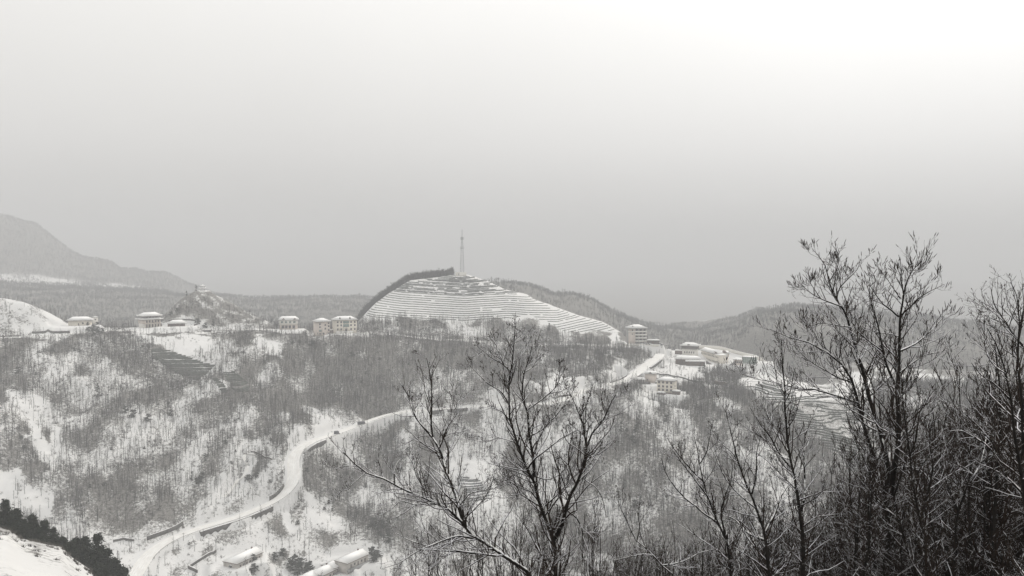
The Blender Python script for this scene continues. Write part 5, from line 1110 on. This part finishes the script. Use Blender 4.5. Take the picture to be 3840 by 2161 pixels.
T11 = [([(3575,2161),(3585,1962),(3605,1887),(3635,1813),(3650,1738),(3625,1640),(3600,1560)],.055,.006),([(3595,1920),(3560,1840),(3530,1760),(3525,1680)],.024,.005),([(3635,1813),(3680,1740),(3700,1640),(3690,1540),(3710,1450)],.026,.005)]
traced_tree('bare_tree', 17, T11, 'dark forked tree between the tallest tree and the right edge', (7,.58),(4.6,.46),(2.6,.45), seed=31, tmin=.0036, up=.4)
T12 = [([(3440,2161),(3400,2050),(3370,1950),(3352,1860),(3347,1850)],.045,.02),([(3352,1862),(3395,1740),(3410,1640),(3440,1560),(3450,1480)],.02,.005),([(3370,1950),(3290,1880),(3240,1820),(3190,1760),(3140,1690)],.024,.004),([(3290,1880),(3270,1800),(3230,1700),(3200,1640)],.014,.004)]
traced_tree('bare_tree', 17.5, T12, 'slanting stem crossing the foot of the tallest tree', (7,.58),(4.6,.46),(2.6,.45), seed=37, tmin=.0036, up=.4)

# saplings of the thicket: ten shapes, copied with their parts
def sapling(h, seed):
    global rg2; rg2 = np.random.default_rng(seed); ns = rg2.integers(2,5); st = []
    for k in range(ns):
        an = rg2.random()*6.28; ln = h*(1 if k==0 else rg2.uniform(.6,.95)); lean = rg2.uniform(.02,.10 if k==0 else .28)
        z = np.linspace(0,1,12); st.append(np.column_stack([np.cos(an)*lean*ln*z**1.2+rg2.normal(0,.012*h,12).cumsum()*.4, np.sin(an)*lean*ln*z**1.2+rg2.normal(0,.012*h,12).cumsum()*.4, z*ln]))
    St = np.array(st); St[:,:,:2] -= St[:,:1,:2]; Rr = np.linspace(.045,.007,12)[None]*np.ones((ns,1))*h/6
    A1, B1 = sprout(St, Rr, 11, .36, 36, 7, .4, .22, 1., .55, .006, .14)
    A2, B2 = sprout(A1, B1, 6.5, .5, 36, 5, .35, .1, 1., .7, .0048, .2, lmin=.12)
    A3, B3 = sprout(A2, B2, 3.6, .55, 34, 4, .35, .1, 1., .85, .0042, .2, lmin=.08)
    t_ = newmesh('trunk', *tube_arrays(St, Rr, 6), BARK, True)
    b_ = newmesh('crown', *cat_mesh([tube_arrays(A1, B1, 4), tube_arrays(A2,B2,3), tube_arrays(A3,B3,3)]), TWIGB)
    return t_, b_
sap = [sapling(6, 100+k) for k in range(10)]
rt = np.random.default_rng(5)
def put_sap(px, top, rd, label, group, k=None, wide=1.):
    az,_ = ray(px, 1700); x, y = rd*math.sin(az), rd*math.cos(az); g = ground(x,y); _, t = ray(px, top); h = rd*float(t)-g
    if h < .8: return
    o = bpy.data.objects.new('sapling', None); COL.objects.link(o); o.location = (x,y,g-.05); o.rotation_euler = (0,0,rt.random()*6.28); s = h/6
    o.scale = (s*wide,s*wide,s); tag(o, label, 'sapling', group); o.empty_display_size = .3
    for nme, me_ in zip(('trunk','crown'), sap[rt.integers(0,10) if k is None else k]): link(nme, me_, o)
ky = [2150,2300,2450,2600,2800,3000,3150,3250,3400,3550,3700,3840,3950]; vy = [2170,2090,2030,1990,1940,1860,1780,1680,1540,1430,1330,1240,1200]
cntS = 0
for i in range(250):
    px = 2250+1680*rt.random()**.72; top = np.interp(px, ky, vy)
    deep = rt.random()**.8; tp_ = top+(2161-top)*deep*.85+rt.normal(0,25)
    rd = rt.uniform(17,34)+deep*0
    hi = 'tall' if deep < .3 else 'low'
    lb, gp = (hi+' dark sapling in the thicket '+('under the tree leaning in from the right edge' if px > 3650 else 'just right of the tallest tree' if px > 3380 else 'round the foot of the tallest tree' if px > 3150 else 'left of the tallest tree'), 'saplings of the right thicket') if px > 2950 else (hi+' brown sapling in the thicket '+('between the centre tree and the slim upright tree' if px < 2700 else 'round the slim upright tree'), 'saplings of the middle thicket')
    put_sap(px, tp_, rd, lb, gp, wide=1.15)
for i in range(24):
    px = rt.uniform(1380,2300); put_sap(px, rt.uniform(1960,2130) - (60 if 1900<px<2250 else 0), rt.uniform(14,22), 'low thin sapling below the centre trees at the bottom edge', 'saplings below the centre trees', wide=1.0)
# darker undergrowth wood further down the near slope
x = []; 
for i in range(480):
    px = 2500+1420*rt.random()**.8; rd = rt.uniform(30,52); az,_ = ray(px,1700); X_, Y_ = rd*math.sin(az), rd*math.cos(az); g = ground(X_,Y_)
    top = np.interp(px, ky, vy)+rt.uniform(90,420); _, t = ray(px, top); h = rd*float(t)-g
    if 1 < h < 13: x.append((X_,Y_,g,h))
x = np.array(x); lp = []
for k in range(5):
    T_, Bq = bare_proto(6, 110, .02, .17, .04, .12, .05); lp.append(cat_mesh([T_, Bq]))
V, F = realise(lp, rt.integers(0,5,len(x)), x[:,:3], rt.random(len(x))*6.28, x[:,3]/6)
tag(link('thicket', newmesh('thicket', V, F, snowy('thicket_wood',(.010,.008,.006),(.038,.027,.020),1.22,1.42,5.))), 'dark tangle of wood behind the saplings at the bottom right', 'thicket', kind='stuff')
